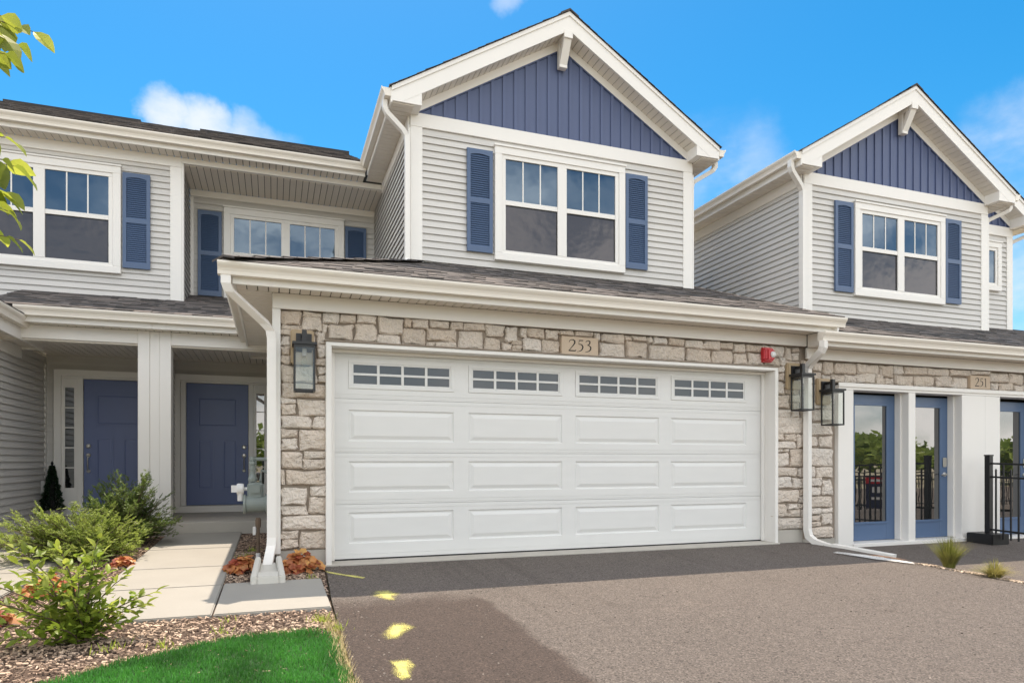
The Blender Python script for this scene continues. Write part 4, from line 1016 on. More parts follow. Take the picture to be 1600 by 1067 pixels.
# ------------------------------------------------------------------ gas meter, standpipe, splash block, vent
gm = empty('gas_meter', (-.15, 7.9, .06), label='grey green gas meter beside the white drain pipe', cat='gas meter')
xm, ym = -.185, 7.9
b = MB().box(xm-.085, xm+.085, ym-.07, ym+.08, .58, .86); bo = add('meter_body', b, M['gas'], gm); bevel(bo, .02, 3)
dr = MB().lathe([(.10,-.125),(.105,-.12),(.105,-.10),(.088,-.095),(.088,.095),(.105,.10),(.105,.12),(.10,.125)], (xm, ym-.03, .625), 20, 'x'); add('diaphragm_case', dr, M['gas'], gm, smooth=False)
bevel(add('index_box', MB().box(xm-.055, xm+.055, ym-.09, ym-.0705, .74, .835), M['gas'], gm), .008, 2)
pp = MB().tube([(xm-.03,ym,.85),(xm-.03,ym,1.10)], .026, 10).tube([(xm-.03,ym,1.10),(xm-.03,ym,1.14)], .034, 10).tube([(xm-.03,ym,1.115),(.04,ym+.01,1.115)], .02, 10).lathe([(.045,.87),(.05,.90),(.03,.95)], (xm-.03, ym, 0), 12).lathe([(.034,1.0),(.034,1.04)], (xm-.03, ym, 0), 8).tube([(xm+.05,ym+.02,.87),(xm+.06,ym+.02,.99),(.04,ym+.03,.93)], .017, 8)
pp.lathe([(.038,1.05),(.042,1.07),(.038,1.09)], (xm-.03, ym, 0), 10)
add('inlet_pipes', pp, M['gas'], gm)
rg = MB().lathe([(.055,-.035),(.06,-.02),(.06,.02),(.055,.035)], (xm-.155, ym-.03, .79), 16, 'x').tube([(xm-.12,ym-.03,.79),(xm-.05,ym-.02,.79)], .02, 8).lathe([(.03,-.14),(.03,-.05)], (xm-.155, ym-.03, .80), 10, 'z')
rg.box(xm-.245, xm-.19, ym-.065, ym+.005, .755, .83)
add('regulator', rg, M['whitep'], gm)
sp = empty('standpipe', (-.155, 7.72, .05), label='rusty capped standpipe rising from mulch below the gas meter', cat='pipe')
add('pipe', MB().tube([(-.155,7.72,.0),(-.155,7.72,.42)], .018, 10), M['rust'], sp)
add('cap', MB().lathe([(.026,.38),(.028,.40),(.030,.46),(.022,.485)], (-.155,7.72,0), 8), M['rust'], sp)
add('collar', MB().lathe([(.024,.05),(.024,.10),(.019,.105)], (-.155,7.72,0), 10), M['whitep'], sp)
bevel(add('tag_box', MB().box(-.21,-.178,7.70,7.73,.30,.39), M['whitep'], sp), .004)
# splash block: a shallow concrete trough under the drain spout
cx, y0, y1, zb = -.045, 6.22, 6.74, .01; wd0, wd1 = .145, .115; t0, t1 = .075, .185
def side(x0, x1, X0, X1): return ([(x0,y0,zb-.02),(x1,y0,zb-.02),(x1,y0+.02,zb+t0),(x0,y0+.02,zb+t0)], [(X0,y1,zb-.02),(X1,y1,zb-.02),(X1,y1,zb+t1),(X0,y1,zb+t1)])
sb = MB(); sb.prism(*side(cx-wd0, cx-wd0+.055, cx-wd1, cx-wd1+.05)); sb.prism(*side(cx+wd0-.055, cx+wd0, cx+wd1-.05, cx+wd1))
lip = [(y0+.0015,zb-.019),(y0+.0215,zb+t0-.003),(y0+.16,zb+t0+.02),(y0+.19,zb+.03),(y0+.19,zb-.019)]
sb.prism([(cx-wd0+.054,y,z) for y,z in lip], [(cx+wd0-.054,y,z) for y,z in lip])
sb.prism([(cx-.092,y0+.19,zb-.01),(cx+.092,y0+.19,zb-.01),(cx+.092,y0+.19,zb+.045),(cx-.092,y0+.19,zb+.045)], [(cx-.068,y1-.002,zb-.01),(cx+.068,y1-.002,zb-.01),(cx+.068,y1-.002,zb+.125),(cx-.068,y1-.002,zb+.125)])
so = add('splash_block', sb, M['paleconcrete'], None, label='white concrete splash block under the left drain pipe', cat='splash block'); bevel(so, .008, 2)
add('wet_leaves', MB().prism([(cx-.085,y0+.20,zb+.046),(cx+.085,y0+.20,zb+.046),(cx+.085,y0+.20,zb+.052),(cx-.085,y0+.20,zb+.052)], [(cx-.078,y0+.31,zb+.064),(cx+.078,y0+.31,zb+.064),(cx+.078,y0+.31,zb+.070),(cx-.078,y0+.31,zb+.070)]), M['rust'], so)
vb = bevel(add('outlet_box', MB().box(-3.33,-3.27,11.98,12.10,.60,.80), M['vent'], LEFT), .006)
bevel(add('outlet_cover', MB().box(-3.3305,-3.22,12.0,12.24,.655,.745).box(-3.2199,-3.205,11.97,12.02,.60,.80), M['vent'], vb), .004)

# ------------------------------------------------------------------ black fence beside the glass doors
def fence(p0, p1, label, base=False, npost=4, hgt=.98):
    p0, p1 = Vector(p0), Vector(p1); d = (p1-p0); L = d.length; d.normalize(); ang = math.atan2(d.y, d.x)
    o = empty('fence', (p0.x, p0.y, gz(p0.x, p0.y)), label=label, cat='fence', group='black metal picket fences')
    gl = lambda t: gz(*(p0+d*t))
    for k in range(npost):
        t = L*k/(npost-1); c_ = p0+d*t; g = gl(t)
        po = add('post', MB().box(c_.x-.036, c_.x+.036, c_.y-.036, c_.y+.036, g, g+hgt+.265).box(c_.x-.042, c_.x+.042, c_.y-.042, c_.y+.042, g+hgt+.2655, g+hgt+.285), M['black'], o)
    if base: 
        bo = add('base_block', MB().box(p0.x-.18, p0.x+.16, p0.y-.18, p0.y+.20, gl(0)-.01, gl(0)+.145), M['black'], o); bevel(bo, .01, 2)
    for h in (hgt+.16, hgt-.03, .20):
        add('rail', MB().rtube([(p0.x, p0.y, gl(0)+h), (p1.x, p1.y, gl(L)+h)], .026, .026, (-d.y, d.x, 0)), M['black'], o)
    n = int(L/.105); src = None; rs = random.Random(2)
    for k in range(1, n):
        t = k*.105
        if min(abs(t-L*q/(npost-1)) for q in range(npost)) < .05: continue
        c_ = p0+d*t; g = gl(t); long_ = (k % 2 == 0)
        z1 = g+hgt+.145 if long_ else g+hgt+.07
        mb = MB().box(c_.x-.009, c_.x+.009, c_.y-.009, c_.y+.009, g+.08, z1)
        if not long_: mb.prism([(c_.x-.009,c_.y-.009,z1),(c_.x+.009,c_.y-.009,z1),(c_.x+.009,c_.y+.009,z1),(c_.x-.009,c_.y+.009,z1)], [(c_.x-.001,c_.y-.001,z1+.022),(c_.x+.001,c_.y-.001,z1+.022),(c_.x+.001,c_.y+.001,z1+.022),(c_.x-.001,c_.y+.001,z1+.022)])
        add('picket', mb, M['black'], o)
fence((9.66, 6.78), (9.47, 1.2), 'black metal picket fence on a block base before the glass doors', True, 4)
fence((9.55, .9), (30, .6), 'long black picket fence mirrored in the blue glass doors', False, 10, .9)

# ------------------------------------------------------------------ vegetation
def leaf_mesh(L, w, fold=.25, curl=.15):
    mb = MB(); n = 5; prof = [(0,.02),(.18,.62),(.42,1.0),(.68,.78),(.88,.35),(1.0,.0)]
    for i in range(n):
        (t0,a0),(t1,a1) = prof[i], prof[i+1]
        z = lambda t: -curl*L*t*t
        for s in (-1,1):
            q = [(0,t0*L,z(t0)),(s*a0*w/2,t0*L,z(t0)+fold*a0*w/2),(s*a1*w/2,t1*L,z(t1)+fold*a1*w/2),(0,t1*L,z(t1))]
            if a1 == 0: q = q[:2]+[q[3]]
            mb.face(q if s < 0 else q[::-1])
    return mb
def lobed_leaf(r):
    mb = MB(); pts = []
    for i in range(15):
        a = math.pi*(-.5+.10) + (2*math.pi-.2*math.pi)*i/14
        lob = 1.0 if i % 3 == 1 else (.74 if i % 3 == 2 else .80)
        pts.append((r*lob*math.cos(a), r*.15+r*lob*math.sin(a)+r*.45, -.25*r*lob*lob+ (.06*r if i % 3 == 1 else 0)))
    for i in range(14): mb.face([(0,0,0), pts[i], pts[i+1]])
    return mb
def orient(d, up, roll=0):
    d = Vector(d).normalized(); q = d.to_track_quat('Y', 'Z'); 
    if roll: q = q @ Matrix.Rotation(roll, 3, 'Y').to_quaternion()
    return q.to_euler()
_pro = {}
def leafproto(key, mb, m):
    if key not in _pro:
        me = bpy.data.meshes.new(key); me.from_pydata(mb.v, [], mb.f); me.materials.append(m); me.polygons.foreach_set('use_smooth', [True]*len(me.polygons)); _pro[key] = me
    return _pro[key]
def put_leaf(parent, me, p, d, roll, s):
    o = bpy.data.objects.new('leaf', me); link(o, parent, p); o.rotation_euler = orient(d, None, roll); o.scale = (s, s, s); return o
def fol(mb, p, d, L, w, rnd, tone):
    """one small leaf blade added to a shared mesh"""
    d = Vector(d).normalized(); s = d.cross(Vector((rnd.uniform(-1,1), rnd.uniform(-1,1), rnd.uniform(.2,1.2)))).normalized()*w/2
    p = Vector(p); mb.face([p, p+d*L*.5+s, p+d*L, p+d*L*.5-s], tone)
# yew / juniper shrubs: arching boughs carrying flat feathery sprays
def conifer(loc, label, boughs, m, seed, spread, height, lean=(0,0), group=None, dens=1.0):
    rnd = random.Random(seed); o = empty('evergreen_shrub', loc, label=label, cat='shrub', group=group)
    base = Vector(loc); lf, br = MB(), MB()
    for k in range(boughs):
        a = rnd.uniform(0, 2*math.pi); el = rnd.uniform(.05, 1.25); ln = rnd.uniform(.45, 1.05)
        tip = Vector((math.cos(a)*math.cos(el)*spread[0]+lean[0]*ln, math.sin(a)*math.cos(el)*spread[1]+lean[1]*ln, .10+math.sin(el)*height))*ln
        mid = tip*.5+Vector((0,0,.12*height)); p0 = base+Vector((rnd.uniform(-.06,.06), rnd.uniform(-.06,.06), 0))
        bez = lambda t: p0*(1-t)**2 + (base+mid)*2*t*(1-t) + (base+tip)*t*t
        br.tube([bez(t) for t in (0,.3,.6,.9)], [.010,.007,.005,.002], 5)
        ns = int(26*dens)
        for q in range(ns):
            t = .28+.72*q/(ns-1); p = bez(t)+Vector((rnd.gauss(0,.02), rnd.gauss(0,.02), rnd.gauss(0,.02))); fw = (bez(min(1,t+.02))-bez(t-.02)).normalized()
            side = fw.cross(Vector((0,0,1))).normalized()
            sd = rnd.choice((-1,1)); 
            d = (fw*rnd.uniform(.2,1.1)+side*sd*rnd.uniform(.2,1.2)+Vector((0,0,rnd.uniform(-.35,.75)))).normalized()
            L = rnd.uniform(.05,.12)*(1.2-.4*t); bs = d.cross(Vector((0,0,1))).normalized()
            br.tube([p, p+d*L*.8], [.0025,.001], 3, cap=False)
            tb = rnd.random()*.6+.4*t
            for z in range(8):
                u = z/8; pp_ = p+d*L*u
                for s in (-1,1):
                    dd = (d*.7+bs*s*rnd.uniform(.6,1)+Vector((0,0,rnd.uniform(-.25,.35)))).normalized()
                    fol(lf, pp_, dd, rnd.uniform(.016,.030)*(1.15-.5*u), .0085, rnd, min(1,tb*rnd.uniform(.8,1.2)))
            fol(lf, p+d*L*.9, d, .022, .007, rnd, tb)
    add('branches', br, M['bark'], o, origin=loc); add('foliage', lf, m, o, fixn=False, tone=True, origin=loc, kind='stuff')
    return o
def gl_(x, y): return gz(x, y)-.03
conifer((-1.72, 9.25, gl_(-1.72,9.25)), 'dark green bushy evergreen in front of the white porch columns', 165, M['yew'], 11, (.62,.60), .80, (.05,0), 'evergreen shrubs between the walkways', 1.1)
conifer((-1.86, 8.2, gl_(-1.86,8.2)), 'yellow green spreading evergreen leaning over the left walkway', 165, M['juniper'], 12, (.80,.55), .52, (-.18,-.05), 'evergreen shrubs between the walkways', 1.1)
# broad-leaved bush by the walkway
def leafy_bush(loc, label, seed):
    rnd = random.Random(seed); o = empty('leafy_bush', loc, label=label, cat='bush'); base = Vector(loc); br = MB()
    me = leafproto('bush_leaf', leaf_mesh(.10, .045, .35, .25), M['bushleaf']); n = 0; extra = MB()
    tips = [(-.68,.02,.34),(-.55,-.1,.44),(-.40,.05,.62),(-.30,-.1,.52),(-.12,.0,.60),(.0,.1,.52),(.10,.0,.66),(.14,-.1,.56),(.24,.05,.40),(.36,0,.22),(.42,-.05,.30),(-.5,-.1,.18),(-.28,-.22,.26),(.0,-.25,.34),(.2,-.2,.26),(-.15,.2,.45),(.02,-.15,.46),(-.62,.1,.30),(-.2,-.15,.40),(.1,.2,.4),(-.36,.15,.40),(.28,-.1,.14),(-.4,-.2,.10),(-.08,-.28,.16)]
    for t_ in tips:
        tip = Vector(t_); p0 = base+Vector((rnd.uniform(-.05,.05), rnd.uniform(-.05,.05), 0)); mid = Vector((tip.x*.3, tip.y*.3, tip.z*.75))
        bez = lambda t: p0*(1-t)**2 + (base+mid)*2*t*(1-t) + (base+tip)*t*t
        br.tube([bez(q/5) for q in range(6)], [.007,.006,.005,.004,.003,.0015], 5)
        k = 15
        for q in range(k):
            t = .16+.84*q/(k-1); p = bez(t); fw = (bez(min(1,t+.03))-bez(t-.03)).normalized(); a = q*2.4+rnd.uniform(-.3,.3)
            s = fw.cross(Vector((0,0,1))); s = s.normalized() if s.length > .01 else Vector((1,0,0)); b_ = s.cross(fw)
            d = fw*(.75 if q < k-2 else 1.6) + (s*math.cos(a)+b_*math.sin(a))*.8 + Vector((0,0,.18))
            sc_ = rnd.uniform(.75,1.25)*(1.0-.25*t)
            if n < 296: put_leaf(o, me, p, d, rnd.uniform(-.8,.8), sc_); n += 1
            else:
                Mx = Matrix.Translation(p) @ orient(d, None, rnd.uniform(-.8,.8)).to_matrix().to_4x4() @ Matrix.Scale(sc_, 4)
                for f in leaf_mesh(.10,.045,.35,.25).f: pass
                lm = leaf_mesh(.10,.045,.35,.25); i0 = len(extra.v)
                extra.v += [tuple(Mx @ Vector(v)) for v in lm.v]; extra.f += [tuple(i0+i for i in f) for f in lm.f]; extra.tone += [rnd.random()]*len(lm.f)
        # smaller inner leaves
        for q in range(27):
            t = rnd.uniform(.05,.9); p = bez(t)+Vector((rnd.uniform(-.06,.06), rnd.uniform(-.06,.06), rnd.uniform(-.03,.05)))
            lm = leaf_mesh(.06,.03,.35,.25); Mx = Matrix.Translation(p) @ orient((rnd.uniform(-1,1),rnd.uniform(-1,1),rnd.uniform(-.1,.9)), None, rnd.uniform(-.8,.8)).to_matrix().to_4x4()
            i0 = len(extra.v); extra.v += [tuple(Mx @ Vector(v)) for v in lm.v]; extra.f += [tuple(i0+i for i in f) for f in lm.f]; extra.tone += [rnd.random()]*len(lm.f)
    add('stems', br, M['bark'], o, origin=loc)
    add('leaves', extra, M['bushleaf'], o, fixn=False, tone=True, smooth=True, origin=loc, kind='stuff')
leafy_bush((-1.12, 4.80, gl_(-1.12,4.8)), 'bright green broad leaved bush in the mulch at lower left', 21)
def heuchera(loc, r, n, label, seed):
    rnd = random.Random(seed); o = empty('foliage_plant', loc, label=label, cat='plant', group='orange red coral bells plants'); base = Vector(loc); st = MB()
    me = leafproto('lobed_leaf', lobed_leaf(.040), M['heuch'])
    for k in range(n):
        a = rnd.uniform(0, 2*math.pi); u = rnd.random()**.6; h = (1-.65*u*u)*r*.95*rnd.uniform(.65,1.1)
        p = base+Vector((math.cos(a)*u*r, math.sin(a)*u*r*.85, max(.02, h)))
        st.tube([base, (base+p)/2+Vector((0,0,.02)), p], .002, 3, cap=False)
        d = Vector((math.cos(a)*(.3+.5*u), math.sin(a)*(.3+.5*u)-.25, .15-1.25*u*rnd.uniform(.4,1.1))); put_leaf(o, me, p, d, rnd.uniform(-.5,.5), rnd.uniform(.65,1.3))
    add('stems', st, M['heuch'], o, origin=loc)
heuchera((-.27, 7.0, gl_(-.27,7.0)), .17, 120, 'orange coral bells between the walkway and the left drain pipe', 31)
heuchera((.25, 6.88, gl_(.25,6.88)), .20, 170, 'red and yellow coral bells at the foot of the stone pier', 32)
heuchera((-1.72, 6.35, gl_(-1.72,6.35)), .17, 110, 'reddish coral bells behind the bright green bush', 33)
heuchera((-1.80, 5.42, gl_(-1.8,5.42)), .15, 90, 'coral bells cut by the left frame edge in the mulch', 34)
heuchera((-1.42, 7.65, gl_(-1.42,7.65)), .11, 44, 'small rusty coral bells between the evergreens and right walkway', 35)
# clipped topiary in a pot by the left door
tp = empty('topiary', (-3.17, 11.95, .25), label='dark clipped cone topiary beside the left navy door', cat='topiary')
add('pot', MB().lathe([(.08,0),(.10,.02),(.11,.08),(.12,.09),(.12,.11),(.10,.105)], (-3.17,11.95,.25), 16), M['pot'], tp)
lf = MB(); rnd = random.Random(5)
for k in range(3800):
    h = rnd.random()**1.15; rr = (.130*(1-h)+.016)*(1+.12*math.sin(h*38)); a = rnd.uniform(0,2*math.pi); u = rnd.uniform(.7,1.06)
    fol(lf, (-3.17+math.cos(a)*rr*u, 11.95+math.sin(a)*rr*u, .36+h*.66), (math.cos(a), math.sin(a), rnd.uniform(-.3,1)), .032, .018, rnd, rnd.random())
add('foliage', lf, M['topi'], tp, fixn=False, tone=True, kind='stuff')
add('trunk', MB().tube([(-3.17,11.95,.34),(-3.17,11.95,.98)], .04, 8), M['dark'], tp)
add('finial', MB().lathe([(.012,.99),(.03,1.02),(.012,1.04),(.022,1.06),(.004,1.10)], (-3.17,11.95,0), 8), M['black'], tp)
# ornamental grass tufts
def tuft(loc, h, n, label, seed, sp=.5, low=False):
    rnd = random.Random(seed); o = empty('ornamental_grass', loc, label=label, cat='ornamental grass', group='grass tufts on the driveway strip'); mb = MB()
    for k in range(n):
        a = rnd.uniform(0,2*math.pi); ln = h*rnd.uniform(.55,1.1); out = rnd.random()*sp
        b = Vector(loc)+Vector((math.cos(a)*.05*rnd.random(), math.sin(a)*.05*rnd.random(), 0)); w = rnd.uniform(.003,.005); s = Vector((-math.sin(a), math.cos(a), 0))*w
        pts = []
        for q in range(5):
            t = q/4; pts.append(b+Vector((math.cos(a)*ln*out*t**1.4, math.sin(a)*ln*out*t**1.4, ln*(t-.28*out*t*t*(1+low)))))
        for q in range(4):
            w0, w1 = 1-q*.22, 1-(q+1)*.24; mb.face([pts[q]-s*w0, pts[q]+s*w0, pts[q+1]+s*w1, pts[q+1]-s*w1], max(0,min(1,.75-.5*rnd.random()+.2*(q<1))))
    add('blades', mb, M['orngrass'], o, fixn=False, tone=True, origin=loc, kind='stuff'); return o
tuft((6.73, 5.14, gz(6.73,5.14)-.01), .35, 760, 'taller green grass tuft left of the straw coloured one', 3, .75)
tuft((6.67, 4.62, gz(6.67,4.62)-.01), .21, 560, 'short straw coloured grass tuft near the right frame edge', 4, 1.3, True)
# mulch chips, gravel, lawn
rnd = random.Random(77); mb = MB()
def chip(mb, x, y, z, L, w, h, tone):
    a = rnd.uniform(0, math.pi); t = rnd.uniform(-.35,.35); ca, sa = math.cos(a), math.sin(a)
    d, s = Vector((ca*L/2, sa*L/2, t*L/2)), Vector((-sa*w/2, ca*w/2, rnd.uniform(-.3,.3)*w)); c_ = Vector((x,y,z)); u = Vector((0,0,h))
    q = [c_-d-s*.7, c_+d-s, c_+d*.9+s, c_-d+s]
    i = len(mb.v); mb.v += [tuple(p_-u) for p_ in q]+[tuple(p_+u*.3) for p_ in q]
    mb.f += [(i+4,i+5,i+6,i+7)]+[(i+k,i+(k+1)%4,i+4+(k+1)%4,i+4+k) for k in range(4)]; mb.tone += [tone]*5
def inlawn(x, y):
    if y > 4.62: return False
    yb = 4.60-.05*(max(0,-.1-x))-.55*max(0,-.25-x)-.35*max(0,-.8-x)
    return y < yb and x < (.37 if y < 4.35 else .37-(y-4.35)*.45)
cnt = 0
while cnt < 22000:
    y = 3.2+(rnd.random()**1.35)*6.8; x = rnd.uniform(-3.3, .50)
    if x > xl(min(y,7))-.02 or (y > 7.05 and x > .0): continue
    on = (-1.36 < x < -.41 and 5.2 < y < 10.14) or (-2.97 < x < -2.02 and 5.2 < y < 10.14) or (-.41 < x < .415 and 5.2 < y < 6.36)
    if on and not (y < 5.45 and x < -1.0 and rnd.random() < .7): continue
    if inlawn(x, y) and rnd.random() < .95: continue
    sz = rnd.uniform(.5, 1.25)
    chip(mb, x, y, gz(x,y)-(.020 if not on else -.006)+rnd.uniform(0,.012), rnd.choice((.016,.024,.034))*sz, .010*sz, .004, rnd.random()); cnt += 1
add('mulch_chips', mb, M['mulch'], None, fixn=False, tone=True, kind='stuff')
mb = MB()
for k in range(2600):
    y = rnd.uniform(2.4, 5.38); x = 6.62+.10*math.sin(y*1.7)+rnd.gauss(0,.055)+.03*(5.6-y)*.3
    chip(mb, x, y, gz(x,y)+.006, rnd.uniform(.012,.032), rnd.uniform(.01,.022), .006, rnd.random())
add('gravel', mb, M['gravel'], None, fixn=False, tone=True, kind='stuff')
sheet('gravel_strip', [(y, [6.56+.10*math.sin(y*1.7)+.01*(5.6-y), 6.64+.10*math.sin(y*1.7)+.01*(5.6-y), 6.70+.10*math.sin(y*1.7)+.01*(5.6-y)]) for y in frange(1.5, 5.4, 20)], .004, M['gravel'])
mb = MB()
for k in range(1100):
    y = rnd.uniform(2.4, 7.0); x = rnd.uniform(.45, 8.0)
    if rnd.random() < .35: x = xl(min(y,7))+abs(rnd.gauss(0,.10))
    q = rnd.uniform(.004, .011); chip(mb, x, y, gz(x,y)+.003, q*1.3, q, .003, rnd.random())
add('loose_grit', mb, M['grit'], None, fixn=False, tone=True, kind='stuff')
rows = []
for y in frange(.5, 4.6, 24):
    xr = max([x for x in frange(-2.6,.37,300) if inlawn(x,y)] or [-.2]); xm_ = min([x for x in frange(-2.6,.37,300) if inlawn(x,y)] or [-.25])
    rows.append((y, frange(xm_, xr, 16)))
sheet('lawn', rows, -.016, M['lawnbase'])
mb = MB(); cnt = 0
while cnt < 42000:
    y = 2.9+1.75*rnd.random(); x = rnd.uniform(-2.2,.40)
    ex = rnd.gauss(0,.028)
    if not inlawn(x+ex, y+ex): continue
    z = gz(x,y)-.016; a = rnd.uniform(0,2*math.pi); h = rnd.uniform(.016,.036)*(1+.5*mnoise.noise(Vector((x*7,y*7,3)))); w = rnd.uniform(.0014,.0026); ln = rnd.uniform(.1,.7)*h
    s = Vector((-math.sin(a)*w, math.cos(a)*w, 0)); b = Vector((x,y,z)); t = b+Vector((math.cos(a)*ln, math.sin(a)*ln, h))
    m_ = b+(t-b)*.55+Vector((0,0,.12*h)); tn = max(0,min(1,.5+.9*mnoise.noise(Vector((x*3.2,y*3.2,0)))+rnd.uniform(-.3,.3)))
    h *= 1
    mb.face([b-s, b+s, m_+s*.8, m_-s*.8], tn); mb.face([m_-s*.8, m_+s*.8, t], tn); cnt += 1
add('grass', mb, M['grassblade'], None, fixn=False, tone=True, kind='stuff')
# dry grass along the lawn edges
mb = MB()
for k in range(2600):
    if rnd.random() < .62:
        y = rnd.uniform(2.9, 4.95); x = min(xl(y)-.005, (.385 if y < 4.35 else .385-(y-4.5)*.1)+rnd.gauss(0,.03)); h = rnd.uniform(.015,.06)
    else:
        x = rnd.uniform(-1.4,.3); y = 4.60-.05*max(0,-.1-x)-.55*max(0,-.25-x)-.35*max(0,-.8-x)+rnd.gauss(.02,.03); h = rnd.uniform(.01,.035)
    z = gz(x,y)-.022; a = rnd.uniform(0,2*math.pi); s = Vector((-math.sin(a)*.0022, math.cos(a)*.0022, 0)); b = Vector((x,y,z))
    mb.face([b-s, b+s, b+Vector((math.cos(a)*h*.8, math.sin(a)*h*.8, h))], rnd.random())
add('dry_grass', mb, M['straw'], None, fixn=False, tone=True, kind='stuff')
mb = MB()
for (cx_, cy_, n) in ((-.9,4.55,26),(-.62,4.5,22),(-.33,4.72,14),(.32,4.85,60),(.40,4.6,40),(-.30,5.0,8),(-.28,7.9,30),(-.22,8.3,40),(.33,6.4,12)):
    for k in range(n):
        a = rnd.uniform(0,2*math.pi); r_ = abs(rnd.gauss(0,.05)); b = Vector((cx_+math.cos(a)*r_, cy_+math.sin(a)*r_, gz(cx_,cy_)-.025))
        fol(mb, b, (rnd.uniform(-.7,.7), rnd.uniform(-.7,.7), 1), rnd.uniform(.03,.09), .007, rnd, rnd.random())
add('weeds', mb, M['bushleaf'], None, fixn=False, tone=True, kind='stuff')
# sprayed marks on the paving: thin paint films
def mark(name, pts, m, label, dz=.004, halo=.11):
    n = len(pts); cx_ = sum(q[0] for q in pts)/n; cy_ = sum(q[1] for q in pts)/n
    if halo > .05: pts = [(cx_+(x-cx_)*.85, cy_+(y-cy_)*.85) for x, y in pts]
    outer = []
    for x, y in pts:
        d = Vector((x-cx_, y-cy_)); d *= 1+halo/d.length; outer.append((cx_+d.x, cy_+d.y))
    inner = [(cx_+(x-cx_)*.55, cy_+(y-cy_)*.55) for x, y in pts]
    V = [(x, y, gz(x,y)+dz) for x, y in inner+pts+outer]; F = [tuple(range(n))]
    for k in range(2):
        for i in range(n): F.append((k*n+i, (k+1)*n+i, (k+1)*n+(i+1)%n, k*n+(i+1)%n))
    mb = MB(); mb.v = V; mb.f = F; mb.tone = [.5]*len(F)
    o = add(name, mb, m, None, label=label, cat='paint mark', group='sprayed marks on the asphalt')
    at = o.data.attributes.new('core', 'FLOAT', 'POINT'); at.data.foreach_set('value', [1.0]*n+[.62]*n+[0.0]*n)
    return o
mark('paint_mark', [(.47,6.74),(.62,6.55),(.74,6.42),(.80,6.33),(.77,6.28),(.66,6.42),(.50,6.62)], M['yellow'], 'thin yellow spray line pointing away from the left pier', halo=.012)
mark('paint_mark', [(.82,5.69),(.91,5.69),(.92,5.56),(.90,5.41),(.87,5.40),(.82,5.55)], M['yellow'], 'yellow spray mark just inside the shadow edge')
mark('paint_mark', [(.78,4.64),(.83,4.62),(.83,4.50),(.76,4.36),(.71,4.35),(.72,4.45)], M['yellow'], 'slanting yellow spray mark in the middle of the dark patch')
mark('paint_mark', [(.63,3.86),(.74,3.87),(.71,3.72),(.69,3.56),(.64,3.55),(.645,3.70)], M['yellow'], 'widest yellow spray mark, lowest beside the lawn', halo=.06)
mark('paint_mark', [(6.20,6.16),(6.32,6.22),(6.50,5.78),(6.54,5.42),(6.46,5.34),(6.32,5.66)], M['whitespray'], 'long white sprayed stripe by the drain extension', .014, .03)
mark('clay_stain', [(6.46,5.92),(6.62,5.95),(6.74,5.80),(6.70,5.60),(6.58,5.62),(6.48,5.76)], M['orange'], 'orange clay stain beside the white stripe', .012)

# ------------------------------------------------------------------ young tree whose leaves hang in from the left
tr = empty('young_tree', (-2.6, 3.1, gz(-2.6,3.1)-.03), label='young tree whose lime leaves hang in at the left edge', cat='tree')
bk = MB(); bk.tube([(-2.6,3.1,-.15),(-2.58,3.1,1.2),(-2.62,3.08,2.6),(-2.6,3.1,4.0)], [.05,.042,.03,.012], 10)
twigs = []
def twig(p0, p1, p2, n, seed, sz=1):
    rs = random.Random(seed); p0, p1, p2 = map(Vector, (p0,p1,p2)); bez = lambda t: p0*(1-t)**2+p1*2*t*(1-t)+p2*t*t
    bk.tube([bez(q/5) for q in range(6)], [.010,.007,.005,.0035,.0025,.0012], 5); twigs.append((bez, n, rs, sz))
# camera-side twigs that reach into view
def at(px, py, Y):
    u, v = (px-800)/1049, (722-py)/1049; cy, sy = math.cos(R(19.557)), math.sin(R(19.557)); t = Y/(cy-u*sy)
    return ((sy+u*cy)*t, Y, 1.08+v*t)
twig((-2.6,3.08,2.5), (-1.5,2.6,2.5), at(8,85,2.5), 9, 11, 1.1); twig((-2.6,3.08,1.9), (-1.5,2.6,2.2), at(12,330,2.45), 12, 12, 1.1); twig((-2.6,3.08,1.9), (-1.5,2.6,2.2), at(3,250,2.4), 12, 13, 1.1); twig((-2.6,3.08,2.6), (-1.5,2.6,2.6), at(-5,50,2.4), 10, 14, 1.1)
twig((-2.6,3.08,2.75), (-1.9,2.75,2.80), at(52,50,2.6), 11, 1); twig((-2.6,3.08,2.6), (-1.7,2.7,2.75), at(28,70,2.55), 10, 2)
twig((-2.6,3.08,2.45), (-1.6,2.6,2.62), at(2,25,2.6), 10, 3)
twig((-2.6,3.08,1.9), (-1.6,2.7,2.25), at(22,260,2.6), 15, 4, 1.1); twig((-2.6,3.08,1.8), (-1.6,2.6,2.2), at(8,215,2.5), 13, 5, 1.1)
twig((-2.6,3.08,1.7), (-1.6,2.6,1.95), at(10,370,2.5), 9, 6, 1.1); twig((-2.6,3.08,1.8), (-1.6,2.6,2.1), at(5,300,2.55), 12, 7, 1.1); twig((-2.6,3.08,1.7), (-1.6,2.6,2.0), at(30,375,2.6), 5, 8)
rs0 = random.Random(99)
for k in range(22):
    a = rs0.uniform(0,2*math.pi); z = rs0.uniform(1.5,3.9); l = (1.1-.18*(z-1.5))*rs0.uniform(.6,1); x2, y2 = -2.6+math.cos(a)*l, 3.1+math.sin(a)*l
    if x2 > -.3247*y2-.25: x2 = -.3247*y2-.25-rs0.random()*.4
    twig((-2.6,3.09,z-.2), ((x2-2.6)/2,(y2+3.1)/2,z+.2), (x2,y2,z+.15), 8, 100+k)
me = leafproto('tree_leaf', leaf_mesh(.080,.058,.3,.3), M['treeleaf']); tot_ = 0
